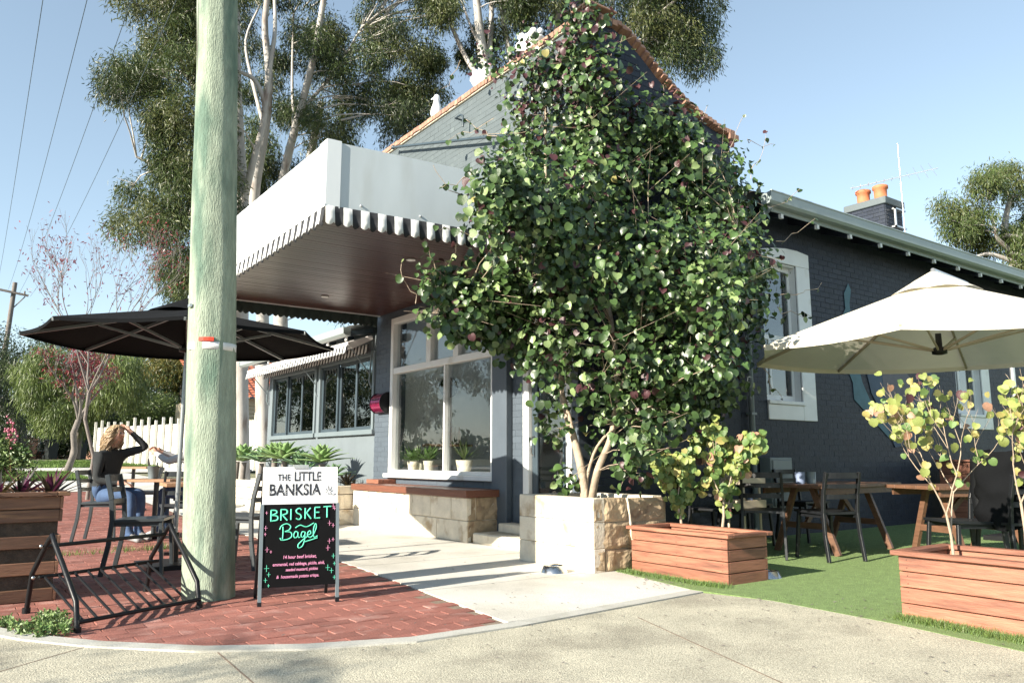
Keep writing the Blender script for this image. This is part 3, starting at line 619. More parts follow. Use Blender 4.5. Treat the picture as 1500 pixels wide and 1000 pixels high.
def valance(a, b, z, parent, nst, hgt=.155, scl=.035, wave=.02, world=True, mats=None, name='valance'):
    a = Vector(a); b = Vector(b); L = (b-a).length; d = (b-a)/L; nrm = Vector((d.y, -d.x, 0)); per = 6; n = nst*per
    vs = []; mi = []; fs = []
    for i in range(n+1):
        t = i/n; ph = math.pi*2*(i/per)/2
        wv = math.sin(ph)*wave; low = hgt+scl*abs(math.sin(ph/1.0+.4))-.0
        for k in range(4):
            q = k/3; p = a+d*L*t+nrm*(wv*q+.02*q+rnd.uniform(-.002, .002)); vs.append((p.x, p.y, z-low*q))
    m = MB()
    for i in range(n):
        for k in range(3): m.f.append([i*4+k, (i+1)*4+k, (i+1)*4+k+1, i*4+k+1]); m.m.append((i//per) % 2); m.sm.append(True)
    m.v = vs
    o = part(name, m, mats or [K['stripe_w'], K['stripe_b']], parent, world=world, fix=False)
    s = o.modifiers.new('solid', 'SOLIDIFY'); s.thickness = .003
    return o
valance((AX-.002, AY1, 0), (AX-.002, AY0, 0), AZ+.01, aw, 58)
valance((AX, AY0-.004, 0), (XF-.06, AY0-.224, 0), AZ+.01, aw, 34)
valance((XF-.05, AY1-.035, 0), (AX+.02, AY1-.035, 0), AZ+.01, aw, 33, mats=[K['stripe_back'], K['stripe_back']])
part('edge_trim', MB().box((AX-.012, AY0-.01, AZ-.005), (AX-.004, AY1, AZ+.02)).box((AX+.04, AY1-.06, AZ-.01), (XF-.02, AY1-.04, AZ+.012)), K['stripe_w'], aw, world=True)
# letterbox
p = PX(562, 586, XF-.1)
lb = thing('letterbox', 'glossy red and purple curved metal letterbox on the dark wall', 'letterbox', (XF-.012, 11.05, 1.82))
m = MB(); prf = [(0, -.15)]+[(-.16*math.cos(t), .16*math.sin(t)) for t in np.linspace(-1.15, 1.4, 14)]+[(0, .16)]
m.prism(prf, lambda u, v, t: (u, t, v), -.17, .17); part('body', m, K['redmetal'], lb, bevel=.004)
for s in (-1, 1): part('end_cap', MB().prism([(u*1.05, v*1.05) for u, v in prf], lambda u, v, t: (u, t, v), s*.171, s*.185), K['black'], lb)
part('slot', MB().box((-.162, -.12, .045), (-.150, .12, .058)), K['black'], lb)
# bench below the window
be = thing('stone_bench', 'limestone block bench with dark timber seat under the shop window', 'bench', (4.97, 7.81, 0))
BY1 = 10.95
m = MB().box((4.985, 7.825, 0), (5.48, BY1-.01, .51)); part('core', m, K['joint'], be, world=True)
def stones(parent, axis, plane, u0, u1, z0, rows, lens, m_, depth=.05, proud=.012, jit=.004, rough=0):
    z = z0
    for r, h in enumerate(rows):
        u = u0; k = 0; L0 = lens[r % len(lens)]
        while u < u1-.03:
            L = min(L0[k % len(L0)], u1-u)
            if u1-u-L < .09: L = u1-u
            a = (plane-proud-rnd.uniform(0, jit), u+.006, z+.005); b = (plane+depth, u+L-.006, z+h-.005)
            if axis == 'X': a = (a[1], a[0], a[2]); b = (b[1], b[0], b[2])
            mb = MB().box(a, b)
            if rough:
                me = mb.mesh('stone_block', ROOTLOC[parent.name]); bb = bmesh.new(); bb.from_mesh(me)
                bmesh.ops.subdivide_edges(bb, edges=bb.edges[:], cuts=5, use_grid_fill=True)
                bmesh.ops.recalc_face_normals(bb, faces=bb.faces)
                off = Vector((rnd.random()*9, rnd.random()*9, 0))
                from mathutils import noise
                for v in bb.verts:
                    q = noise.noise(v.co*9+off)+.5*noise.noise(v.co*25+off)
                    if axis == 'X': v.co.y -= q*rough*(1 if v.co.y+ROOTLOC[parent.name][1] < plane else 0)
                    else: v.co.x -= q*rough*(1 if v.co.x+ROOTLOC[parent.name][0] < plane else 0)
                bb.to_mesh(me); bb.free(); me.polygons.foreach_set('use_smooth', [False]*len(me.polygons))
                part('stone_block', me, m_, parent)
            else: part('stone_block', mb, m_, parent, world=True, bevel=.006)
            u += L; k += 1
        z += h
stones(be, 'Y', 4.985, 7.80, BY1, 0, [.25, .265], [[.7, .55, .62, .5], [.36, .5, .48, .42, .52]], K['stone'])
stones(be, 'X', 7.825, 4.985, 5.48, 0, [.25, .265], [[.5], [.12, .4]], K['roughstone'], rough=.022)
part('seat', MB().box((4.93, 7.76, .515), (5.49, BY1+.0, .60)), K['seatwood'], be, world=True, bevel=.004)
part('seat_back_ledge', MB().box((5.2, 10.60, .601), (5.49, 11.0, .66)), K['woody'], be, world=True, bevel=.004)
# ================================================================ WING
wg = thing('cafe_wing', 'low grey cafe wing with sliding windows and a striped roll-out blind', 'building', (XF, 11.4, 0))
W1 = (13.86, 16.3, 1.40, 2.70); W2 = (11.40, 13.72, 1.40, 2.70); WGY = 16.55
m = MB()
for a, b, c, d in rects(11.385, WGY, 0, 2.95, [W1, W2]): m.box((XF+.005, a, c), (XF+.2, b, d))
m.box((XF+.2, WGY-.15, 0), (10, WGY, 3.0)); part('wall', m, K['paint'] if False else mat('wing_wall_paint', (.145, .172, .188), .6, .08, 3, .15, 30), wg, world=True)
for wi, (a, b, c, d) in enumerate((W1, W2)):
    m = MB(); x0, x1 = XF-.03, XF+.12
    m.box((x0, a, c), (x1, a+.07, d)); m.box((x0, b-.07, c), (x1, b, d)); m.box((x0, a+.07, d-.08), (x1, b-.07, d)); m.box((x0-.03, a-.03, c-.05), (x1, b+.03, c+.03))
    wo = part('window', m, K['greymetal'], wg, world=True, bevel=.005)
    n = 3; L = (b-a-.14)/n
    for k in range(n):
        s0 = a+.07+k*L; xx = XF+.02+.035*(k % 2); m = MB()
        m.box((xx, s0, c+.03), (xx+.03, s0+.06, d-.08)); m.box((xx, s0+L-.06, c+.03), (xx+.03, s0+L, d-.08)); m.box((xx, s0+.06, c+.03), (xx+.03, s0+L-.06, c+.09)); m.box((xx, s0+.06, d-.14), (xx+.03, s0+L-.06, d-.08))
        part('sash', m, K['darkframe'], wo, world=True); part('pane', MB().box((xx+.012, s0+.05, c+.08), (xx+.018, s0+L-.05, d-.13)), K['darkglass'], wo, world=True)
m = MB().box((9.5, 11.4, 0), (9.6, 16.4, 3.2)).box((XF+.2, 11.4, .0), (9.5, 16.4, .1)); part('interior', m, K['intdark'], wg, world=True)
rf = MB(); n = 120; ys_ = np.linspace(11.42, WGY+.35, n); rv_ = []
for i, y in enumerate(ys_):
    dz = .012 if i % 2 else 0; rv_ += [(5.06, y, 3.06+dz), (10, y, 4.2+dz)]
rf.add(rv_, [(2*i, 2*i+1, 2*i+3, 2*i+2) for i in range(n-1)]); part('roof', rf, K['roof'], wg, world=True)
part('gutter', MB().prism([(4.93, 3.03), (4.94, 2.93), (4.98, 2.90), (5.06, 2.90), (5.06, 3.03)], lambda u, v, t: (u, t, v), 11.42, WGY+.35), K['gutter'], wg, world=True)
part('barge_board', MB().prism([(5.06, 2.92), (5.06, 3.05), (10, 4.2), (10, 4.05)], lambda u, v, t: (u, t, v), WGY+.33, WGY+.36), K['greymetal'], wg, world=True)
y = 11.6
while y < WGY+.3:
    part('rafter', MB().beam((5.08, y, 2.95), (5.52, y, 3.04), .05, .08, mi=0).box((5.05, y-.025, 2.84), (5.075, y+.025, 2.9), 1), [K['darkframe'], K['white']], wg, world=True); y += .75
bl = thing('striped_blind', 'white cassette roll-out blind with small striped scallops over the wing windows', 'awning', (XF, 11.5, 2.8))
m = MB().prism([(5.02, 2.80), (5.05, 2.72), (5.12, 2.70), (5.47, 2.88), (5.45, 2.95)], lambda u, v, t: (u, t, v), 11.45, 16.6)
part('cassette', m, mat('blind_cover', (.66, .62, .60), .6, .05, 3), bl, world=True, bevel=.01)
valance((5.03, 16.6, 0), (5.03, 11.45, 0), 2.74, bl, 78, .10, .03, .015)
valance((5.40, 16.6, 0), (5.40, 11.45, 0), 2.80, bl, 78, .13, .03, .012)
for yy in (11.5, 13.79, 16.5):
    part('arm', MB().tube([(5.48, yy, 2.85), (5.44, yy, 2.2), (5.48, yy, 2.1)], .014, 6).tube([(5.10, yy, 2.72), (5.46, yy, 2.3)], .01, 6), K['greymetal'], bl, world=True)
# ================================================================ MURAL (generic painted brush strokes)
def mural(pts, m_, t, nm):
    q = [PY(x, y, YS)[[0, 2]] for x, y in pts]; mb = MB().prism([tuple(a) for a in q], lambda u, v, t_: (u, t_, v), YS-.0145-t, YS-.0125-t); return part(nm, mb, m_, MUR, world=True, fix=True)
MUR = thing('wall_mural', 'teal and blue painted brushstroke mural on the dark side wall behind the white umbrella', 'mural', (11.3, YS-.014, 2.2))
mural([(1241, 415), (1245, 425), (1243, 445), (1246, 470), (1240, 490), (1252, 520), (1262, 560), (1275, 590), (1300, 625), (1318, 650), (1300, 640), (1275, 612), (1262, 598), (1250, 585), (1248, 560), (1236, 530), (1232, 500), (1230, 468), (1237, 452), (1235, 430)], K['teal'], 0, 'brush_stroke')
mural([(1278, 440), (1285, 470), (1296, 520), (1310, 560), (1330, 600), (1350, 560), (1362, 530), (1366, 570), (1352, 610), (1335, 650), (1310, 655), (1292, 610), (1275, 575), (1262, 520)], K['blue'], .002, 'brush_stroke')
mural([(1290, 545), (1320, 540), (1338, 560), (1334, 620), (1322, 640), (1306, 610), (1294, 580)], K['muralgrey'], .004, 'brush_stroke')
# ================================================================ UTILITY POLE, WIRES
pc = PG(306, 877); PR = .175
D0 = 5.75
up = thing('utility_pole', 'thick green-stained treated timber utility pole in front of the cafe', 'pole', (1.585, 5.85, 0))
m = MB(); rows = 60; n = 40; vs_ = []; fs_ = []
from mathutils import noise
for i in range(rows+1):
    z = 10.5*i/rows*1.0; r = .176-.0065*z
    for j in range(n):
        a = 2*math.pi*j/n; q = noise.noise(Vector((math.cos(a)*2.2, math.sin(a)*2.2, z*.9)))*.012+noise.noise(Vector((math.cos(a)*9, math.sin(a)*9, z*.7)))*.005
        vs_.append(((r+q)*math.cos(a)-.041*z, (r+q)*math.sin(a), z))
for i in range(rows):
    for j in range(n): fs_.append((i*n+j, i*n+(j+1) % n, (i+1)*n+(j+1) % n, (i+1)*n+j))
m.add(vs_, fs_, 0, True); m.add(vs_[-n:], [tuple(range(n))]); part('shaft', m, K['pole'], up)
zb = float(P(307, 518, 6.0)[2])
cr = MB(); rr = random.Random(12)
for k in range(70):
    a = rr.uniform(0, 6.28); z0 = rr.uniform(.1, 6); L = rr.uniform(.1, .7); n_ = 8; vs_ = []
    for i in range(n_+1):
        z = z0+L*i/n_; a += rr.uniform(-.012, .012); w_ = .0042*math.sin(math.pi*i/n_)*rr.uniform(.5, 1.2)+.0003; r = .158-.0022*z+.0125
        q = noise.noise(Vector((math.cos(a)*2.2, math.sin(a)*2.2, z*.9)))*.012+noise.noise(Vector((math.cos(a)*9, math.sin(a)*9, z*.7)))*.005; r += q-.011
        for s_ in (-1, 1): aa = a+s_*w_/r; vs_.append((r*math.cos(aa)-.041*z, r*math.sin(aa), z))
    cr.add(vs_, [(2*i, 2*i+1, 2*i+3, 2*i+2) for i in range(n_)])
part('crack', cr, K['soil'], up, kind='stuff', fix=False)
st = MB()
for k in range(34):
    a = rr.uniform(2.2, 5.2); z = rr.uniform(.5, 2.6); r = .1585-.0022*z; st.ball((r*math.cos(a)-.041*z, r*math.sin(a), z), .005, 5, 3)
part('staple', st, K['steel'], up, kind='stuff')
part('band', MB().lathe([(.150, 0), (.166, .002), (.166, .055), (.150, .057)], (-.041*zb, 0, zb-.03), 32), K['white'], up)
part('reflector', MB().prism([(-.041*zb-.176*math.cos(a), -.176*math.sin(a)) for a in (.75, .95, 1.15, 1.35)]+[(-.041*zb-.15*math.cos(a), -.15*math.sin(a)) for a in (1.35, 1.15, .95, .75)], lambda u, v, t: (u, v, t), zb+.028, zb+.055), K['reflred'], up)
part('crossarm', MB().beam((-1.2, .1, 9.6), (1.2, -.05, 9.6), .1, .1), K['twig'], up)
part('tag_plate', MB().box((-.26, -.06, zb+.28), (-.243, .0, zb+.30)), K['alu'], up)
fpol = P(10, 430, 45); fx, fy = float(fpol[0]), float(fpol[1])
f2 = thing('far_utility_pole', 'distant dark timber power pole with crossarm at the left edge', 'pole', (fx-.1, fy, 0))
ft = float(P(8, 412, 45)[2])
part('shaft', MB().tube([(0, 0, 0), (.45, 0, ft)], [.16, .12], 8), K['twig'], f2)
part('crossarm', MB().beam((-.7, .0, ft-.45), (1.15, -.3, ft-.75), .12, .12), K['twig'], f2)
part('insulator', MB().tube([(-.4, 0, ft-.45), (-.4, 0, ft-.2)], .05, 6), K['twig'], f2); part('insulator', MB().tube([(.95, -.3, ft-.7), (.95, -.3, ft-.5)], .05, 6), K['twig'], f2)
part('brace', MB().beam((.4, 0, ft-1.6), (1.0, -.2, ft-.8), .05, .05), K['twig'], f2)
tops = [(95, 0), (142, 0), (190, 0), (238, 0)]; labs = ['leftmost of the four thin overhead power wires', 'second from left of the four thin overhead power wires', 'third from left of the four overhead power wires', 'rightmost of the four thin overhead power wires']
mids = [(2, 350), (-6, 480), (-22, 560), (42, 420)]
for k in range(4):
    a = Vector((1.60-1.1+.7*k, 5.86+.05, 9.7)); 
    b = Vector((fx-.5+.55*k, fy-.1, ft-.3-.15*k)); L = (b-a).length
    pts = [a.lerp(b, t)-Vector((0, 0, 4*t*(1-t)*.9)) for t in np.linspace(0, 1, 40)]
    o = part('power_wire', MB().tube(pts, .007, 4), K['darkframe']); tag(o, labs[k], 'wire', 'overhead wires')
# ================================================================ A-FRAME SIGN
A0 = np.array([1.75, 5.30, 0]); A1 = np.array([2.27, 5.19, 0])
dx = Vector(A1-A0).normalized(); ang = math.atan2(dx.y, dx.x)
sg = thing('sandwich_board', 'white and black A-frame cafe sign with chalked mint and pink lettering', 'sign', tuple((A0+A1)/2), ang)
W = .255; HB = .905; lean = .13     # local: x along the board, -y towards the street
def bp(u, z, off=0.):  # point on the front panel; off>0 = proud towards viewer
    y = (z/HB)*lean; return (u, y-off*math.cos(.14), z+off*math.sin(.14)*-1+0)
def quadprism(u0, u1, z0, z1, o0, o1): 
    return [bp(u0, z0, o0), bp(u1, z0, o0), bp(u1, z1, o0), bp(u0, z1, o0), bp(u0, z0, o1), bp(u1, z0, o1), bp(u1, z1, o1), bp(u0, z1, o1)]
QF = [(0,3,2,1),(4,5,6,7),(0,1,5,4),(1,2,6,5),(2,3,7,6),(3,0,4,7)]
part('panel', MB().add(quadprism(-W, W, .655, HB, 0, .012), QF), K['board'], sg, label='white upper panel with the cafe name')
part('panel', MB().add(quadprism(-W+.006, W-.004, .115, .652, 0, .010), QF), K['chalk'], sg, label='black chalkboard panel')
for s in (-1, 1): part('leg', MB().add(quadprism(s*W-.011, s*W+.011, .0, .655, -.004, .016), QF).add(quadprism(s*W-.013, s*W+.013, 0, .03, -.006, .018), QF, 1), [K['greymetal'], K['black']], sg)
for s in (-1, 1): part('rear_leg', MB().beam((s*(W-.01), lean+.0, HB-.03), (s*(W-.01), .36, 0), .02, .025), K['black'], sg)
part('rear_panel', MB().add([(-W+.02, .355-.05, .12), (W-.02, .355-.05, .12), (W-.02, lean+.03, HB-.1), (-W+.02, lean+.03, HB-.1)], [(0, 1, 2, 3)]), K['board'], sg)
part('hinge', MB().box((-.05, lean-.02, HB-.01), (.05, lean+.03, HB+.015)), K['alu'], sg)
part('stay', MB().beam((-W+.01, .06, .40), (-W+.01, .27, .28), .012, .012), K['black'], sg)
def text_mesh(txt, size, u, z, m_, off=.0135, bold=0., shear=0., sx=1., align='CENTER', rot=0., space=1.):
    cu = bpy.data.curves.new('lettering', 'FONT'); cu.body = txt; cu.size = size; cu.align_x = align; cu.offset = bold; cu.shear = shear; cu.space_character = space; cu.extrude = .0004
    cu.resolution_u = 3
    ob = bpy.data.objects.new('lettering', cu); sc.collection.objects.link(ob); bpy.context.view_layer.update()
    dg = bpy.context.evaluated_depsgraph_get(); me = bpy.data.meshes.new_from_object(ob.evaluated_get(dg))
    for v in me.vertices:
        x, y, t = v.co; x *= sx; x, y = x*math.cos(rot)-y*math.sin(rot), x*math.sin(rot)+y*math.cos(rot); v.co = bp(u+x, z+y, off+t)
    bpy.data.objects.remove(ob); me.materials.clear(); return part('lettering', me, m_, sg)
text_mesh('THE', .062, -.115, .814, K['ink'], bold=.0012, sx=.72, space=1.1); text_mesh('LITTLE', .088, .045, .812, K['ink'], bold=.0016, sx=.72)
text_mesh('BANKSIA', .108, -.04, .715, K['ink'], bold=.0022, sx=.80)
# the stencilled cuts through the cafe name: slivers of bare board
m = MB(); rr = random.Random(4)
for (u0, u1, z0, z1, nn) in [(-.16, -.07, .81, .86, 6), (-.05, .12, .81, .875, 10), (-.22, .17, .715, .79, 24)]:
    for k in range(nn):
        u = rr.uniform(u0, u1); z = rr.uniform(z0, z1); L = rr.uniform(.012, .03); a = rr.uniform(.5, 1.4)*rr.choice((1, 1, -1))
        p, q = bp(u, z, .0146), bp(u+L*math.cos(a), z+L*math.sin(a), .0146); w_ = .0016
        m.add([bp(u-w_, z, .0146), bp(u+w_, z, .0146), bp(u+L*math.cos(a)+w_, z+L*math.sin(a), .0146), bp(u+L*math.cos(a)-w_, z+L*math.sin(a), .0146)], [(0, 1, 2, 3)])
part('stencil_cut', m, K['board'], sg, kind='stuff')
def strokes(lines, u, z, s, r, m_, name='lettering', off=.0125):
    mb = MB()
    for ln in lines:
        pts = [Vector(p) for p in ln]
        if len(pts) > 2:      # smooth with Catmull-Rom
            q = []
            for i in range(len(pts)-1):
                p0 = pts[max(i-1, 0)]; p1 = pts[i]; p2 = pts[i+1]; p3 = pts[min(i+2, len(pts)-1)]
                for t in (0, .25, .5, .75):
                    q.append(.5*((2*p1)+(p2-p0)*t+(2*p0-5*p1+4*p2-p3)*t*t+(3*p1-p0-3*p2+p3)*t**3))
            q.append(pts[-1]); pts = q
        mb.tube([bp(u+p.x*s, z+p.y*s, off) for p in pts], r, 5)
    return part(name, mb, m_, sg)
# BRISKET, hand-drawn capitals (unit letter height 1)
LET = {'B': [[(0, 0), (0, 1)], [(0, 1), (.45, .95), (.5, .72), (.05, .53)], [(.05, .53), (.58, .42), (.55, .08), (-.05, .0)]], 'R': [[(0, 0), (0, 1)], [(-.05, 1), (.5, .95), (.52, .62), (.02, .48)], [(.15, .48), (.58, 0)]],
 'I': [[(0, 0), (0, 1)]], 'S': [[(.5, .88), (.3, 1.02), (.02, .85), (.1, .6), (.42, .42), (.48, .14), (.25, -.02), (0, .12)]], 'K': [[(0, 0), (0, 1)], [(.5, 1), (.03, .46)], [(.12, .55), (.55, 0)]],
 'E': [[(.48, 0), (0, 0)], [(0, 0), (0, 1)], [(0, 1), (.48, 1)], [(0, .53), (.4, .53)]], 'T': [[(.3, 0), (.3, 1)], [(-.05, 1), (.68, 1.03)]]}
u = -.195
for ch, adv in zip('BRISKET', (.066, .066, .034, .062, .066, .062, .06)):
    strokes(LET[ch], u, .545+(u+.19)*.04, .072, .0052, K['mint']); u += adv
strokes([[(0, 1.0), (.02, .5), (-.02, 0)], [(-.25, .75), (-.1, 1.05), (.3, 1.2), (.62, 1.0), (.5, .7), (.15, .58)], [(.15, .58), (.65, .5), (.7, .15), (.35, -.05), (-.1, -.08), (-.2, .1)],
 [(1.2, .5), (1.0, .55), (.88, .25), (1.0, .05), (1.2, .2), (1.22, .5), (1.25, .1), (1.4, .1)], [(1.75, .5), (1.55, .5), (1.48, .2), (1.62, .08), (1.78, .3), (1.8, .5), (1.76, -.1), (1.6, -.6), (1.3, -.75), (1.25, -.5), (1.6, -.15), (2.0, .15)],
 [(2.0, .25), (2.25, .35), (2.2, .58), (2.02, .45), (2.0, .2), (2.2, .05), (2.45, .2)], [(2.45, .2), (2.7, .8), (2.65, 1.15), (2.5, .8), (2.48, .2), (2.6, .05), (2.8, .15)], [(1.0, .85), (1.4, 1.05), (1.9, .9), (2.5, 1.2)], [(1.7, -.3), (2.3, -.15), (2.8, .0)]], -.115, .425, .083, .0042, K['mint'])
text_mesh('14 hour beef brisket,', .031, -.0, .296, K['pink'], bold=.0004, shear=.15, sx=.86); text_mesh('emmental, red cabbage, pickle, aioli,', .029, -.005, .252, K['pink'], bold=.0004, shear=.15, sx=.82)
text_mesh('seeded mustard, pickles', .027, .015, .216, K['pink'], bold=.0004, shear=.15, sx=.82); text_mesh('&  housemade potato crisps.', .029, -.01, .172, K['pink'], bold=.0004, shear=.15, sx=.84)
mp, mg = MB(), MB()
for (u, z, s, w_) in [(.225, .635, .014, 0), (.235, .62, .009, 0), (-.225, .60, .008, 0), (.20, .52, .013, 0), (.225, .505, .01, 0), (-.228, .50, .012, 0), (-.23, .46, .008, 0), (.20, .40, .013, 0), (.225, .41, .009, 0), (.19, .355, .014, 0), (-.215, .36, .013, 0), (-.19, .345, .007, 0), (.228, .30, .012, 1), (-.215, .24, .016, 1), (-.2, .2, .011, 1), (.19, .225, .015, 1), (.215, .205, .013, 1), (.235, .25, .009, 1), (-.22, .165, .011, 1), (.235, .16, .010, 1), (-.2, .13, .008, 1)]:
    t = mg if w_ else mp
    t.tube([bp(u-s, z, .0125), bp(u+s, z, .0125)], .0014, 4); t.tube([bp(u, z-s*1.3, .0125), bp(u, z+s*1.3, .0125)], .0014, 4)
part('chalk_sparkle', mp, K['pink'], sg, kind='stuff'); part('chalk_sparkle', mg, K['mint'], sg, kind='stuff')
m = MB(); 
for k in range(7): m.tube([bp(.195+.01*math.cos(k*.9), .735+.01*math.sin(k), .0135), bp(.195+.028*math.cos(k*.9), .745+.03*math.sin(k*.9), .0135)], .0016, 4)
m.tube([bp(.20, .72, .0135), bp(.225, .712, .0135), bp(.24, .722, .0135)], .0018, 4); part('banksia_emblem', m, K['ink'], sg)
# ================================================================ BIKE RACK
fl, bl_, fr_, br_ = [Vector((*PG(x, y)[:2], 0)) for x, y in ((113, 926), (38, 898), (292, 890), (214, 866))]
rk = thing('bike_rack', 'black tubular steel bike rack standing on the red paving', 'bike rack', tuple(fl))
o_ = fl
def RL(p): return Vector(p)-o_
apx = {}
for key, f, b, at in (('l', fl, bl_, (68, 778)), ('r', fr_, br_, (236, 764))):
    mid = f.lerp(b, .62); top = mid+Vector((0, 0, .50)); apx[key] = top
    knee = f.lerp(b, .06)+Vector((0, 0, .16))
    dirb = (b-f).normalized()
    pts = [f, f.lerp(knee, .6), knee, knee.lerp(top, .5)-dirb*.01, top-dirb*.06-Vector((0, 0, .04)), top-dirb*.02, top+dirb*.03-Vector((0, 0, .03)), b+Vector((0, 0, .25))-dirb*.05, b]
    part('end_frame', MB().tube([RL(p) for p in pts], .0155, 10).tube([RL(b)-Vector((0, 0, 0)), RL(b)+Vector((0, 0, .035))], .024, 8).tube([RL(f), RL(f)+Vector((0, 0, .03))], .02, 8), K['black'], rk)
fb = lambda t: fl.lerp(fr_, t)+Vector((0, 0, .055)); bb = lambda t: (bl_.lerp(br_, t)*.8+fl.lerp(fr_, t)*.2)+Vector((0, 0, .235))
part('rail', MB().tube([RL(fb(0)), RL(fb(1))], .0125, 8), K['black'], rk)
part('rail', MB().tube([RL(bb(-.0)), RL(bb(1))], .0115, 8), K['black'], rk)
q = (bl_-fl).normalized()
part('rail', MB().tube([RL(apx['l']+q*.06-Vector((0, 0, .07))), RL(apx['r']+q*.06-Vector((0, 0, .07)))], .0125, 8), K['black'], rk)
for k in range(9):
    t = .04+.104*k+(.02 if k > 1 else 0); part('bar', MB().tube([RL(bb(t)), RL(fb(min(t+.0, 1)))+Vector((0, 0, .0))], .0085, 6), K['black'], rk)
for p in (apx['l']+q*.06-Vector((0, 0, .07)), bb(0), bb(1), apx['r']+q*.06-Vector((0, 0, .07))): part('bolt', MB().ball(RL(p)-Vector((.03, 0, 0)), .012, 6, 4), K['steel'], rk)
# ================================================================ UMBRELLAS
def umbrella(root, c, R, ztop, zedge, nseg, a0, cm_, fm, slat=.12, hubz=None, strut_t=.62, vent=.26, sag=.05, flap=.07, zc=None):
    c = Vector(c); hubz = hubz or zedge
    ve = [Vector((R*math.cos(a0+2*math.pi*k/nseg), R*math.sin(a0+2*math.pi*k/nseg), zedge)) for k in range(nseg)]
    top = Vector((0, 0, ztop)); m = MB(); K_ = 6; J = 8
    for k in range(nseg):
        a, b = ve[k], ve[(k+1) % nseg]; base = len(m.v)
        for i in range(K_+1):
            t = .1+(1-.1)*i/K_
            for j in range(J+1):
                s = j/J; e = a.lerp(b, s); p = top.lerp(e, t)
                mid = math.sin(math.pi*s); rad = Vector((e.x, e.y, 0)).normalized()
                p.z -= sag*mid*t*(1-.4*t); p -= rad*.04*mid*t*t*R*.5
                p.z -= .04*math.sin(math.pi*t)*0
                m.v.append(tuple(p))
        for i in range(K_):
            for j in range(J):
                m.f.append([base+i*(J+1)+j, base+i*(J+1)+j+1, base+(i+1)*(J+1)+j+1, base+(i+1)*(J+1)+j]); m.m.append(0); m.sm.append(True)
        # small turned-down hem
        base = len(m.v)
        for j in range(J+1):
            s = j/J; e = a.lerp(b, s); mid = math.sin(math.pi*s); rad = Vector((e.x, e.y, 0)).normalized(); p = Vector(e); p.z -= sag*mid*.6; p -= rad*.04*mid*R*.5
            m.v.append(tuple(p)); m.v.append((p.x, p.y, p.z-flap))
        for j in range(J): m.f.append([base+2*j, base+2*j+2, base+2*j+3, base+2*j+1]); m.m.append(0); m.sm.append(True)
    cn = part('canopy', m, cm_, root, fix=False)
    vm = MB(); nv = nseg*4
    for i, (f, dz, wv) in enumerate([(0.02, .085, 0), (vent*.5, .055, .0), (vent, .0, .02)]):
        for k in range(nv):
            a = a0+2*math.pi*k/nv; rr_ = R*f*math.cos(math.pi/nseg)/math.cos(((a-a0) % (2*math.pi/nseg))-math.pi/nseg)
            vm.v.append((rr_*math.cos(a), rr_*math.sin(a), ztop-(ztop-zedge)*f+dz+.01+wv*abs(math.sin((a-a0)*nseg/2))))
    for i in range(2):
        for k in range(nv): vm.f.append([i*nv+k, i*nv+(k+1) % nv, (i+1)*nv+(k+1) % nv, (i+1)*nv+k]); vm.m.append(0); vm.sm.append(True)
    vm.f.append(list(range(nv))); vm.m.append(0); vm.sm.append(True)
    part('vent_cap', vm, cm_, cn, fix=False)
    for k in range(nseg):
        p = ve[k]; part('rib', MB().beam(top-Vector((0, 0, .03)), p-Vector((0, 0, .022)), .018, .028), fm, root)
        q = top.lerp(p, strut_t)-Vector((0, 0, .04)); part('strut', MB().beam((0, 0, hubz), q, .014, .022), fm, root)
    part('hub', MB().lathe([(.03, -.03), (.07, -.02), (.07, .03), (.03, .05), (.028, .18)], (0, 0, hubz), 14), K['black'], root)
    return cn
ub = (1.76, 7.70); bu = thing('black_umbrella', 'large black cafe umbrella on a silver pole behind the timber utility pole', 'umbrella', (ub[0], ub[1], 0))
umbrella(bu, (0, 0, 0), 1.37, 2.38, 2.07, 8, R_(-14), K['cloth_black'], K['silver'], hubz=1.98, strut_t=.55, vent=.28, flap=.03, sag=.03)
part('pole', MB().tube([(0, 0, .04), (0, 0, 2.5)], .021, 12), K['silver'], bu)
part('base', MB().box((-.28, -.28, 0), (.28, .28, .04)).lathe([(.04, .04), (.035, .3)], n=12), K['black'], bu)
uw = P(1380, 560, 7.6); wu = thing('white_umbrella', 'large white cantilever umbrella over the side yard planter and tables', 'umbrella', (float(uw[0]), float(uw[1]), 0))
umbrella(wu, (0, 0, 0), 1.82, 2.72, 2.03, 8, R_(17), K['cloth_white'], mat('beige_rib', (.36, .31, .24), .5), hubz=2.0, strut_t=.60, vent=.23, flap=.05, sag=.04)
mp_ = P(1493, 650, 9.4); mx_, my_ = float(mp_[0]-uw[0]), float(mp_[1]-uw[1])
part('mast', MB().tube([(mx_, my_, 0), (mx_, my_, 2.7)], .028, 12).tube([(mx_, my_, 2.68), (mx_*.4, my_*.4, 2.86), (0, 0, 2.82), (0, 0, 2.70)], .024, 10), K['alu'], wu)
part('base', MB().box((mx_-.35, my_-.35, .006), (mx_+.35, my_+.35, .06)), K['black'], wu)
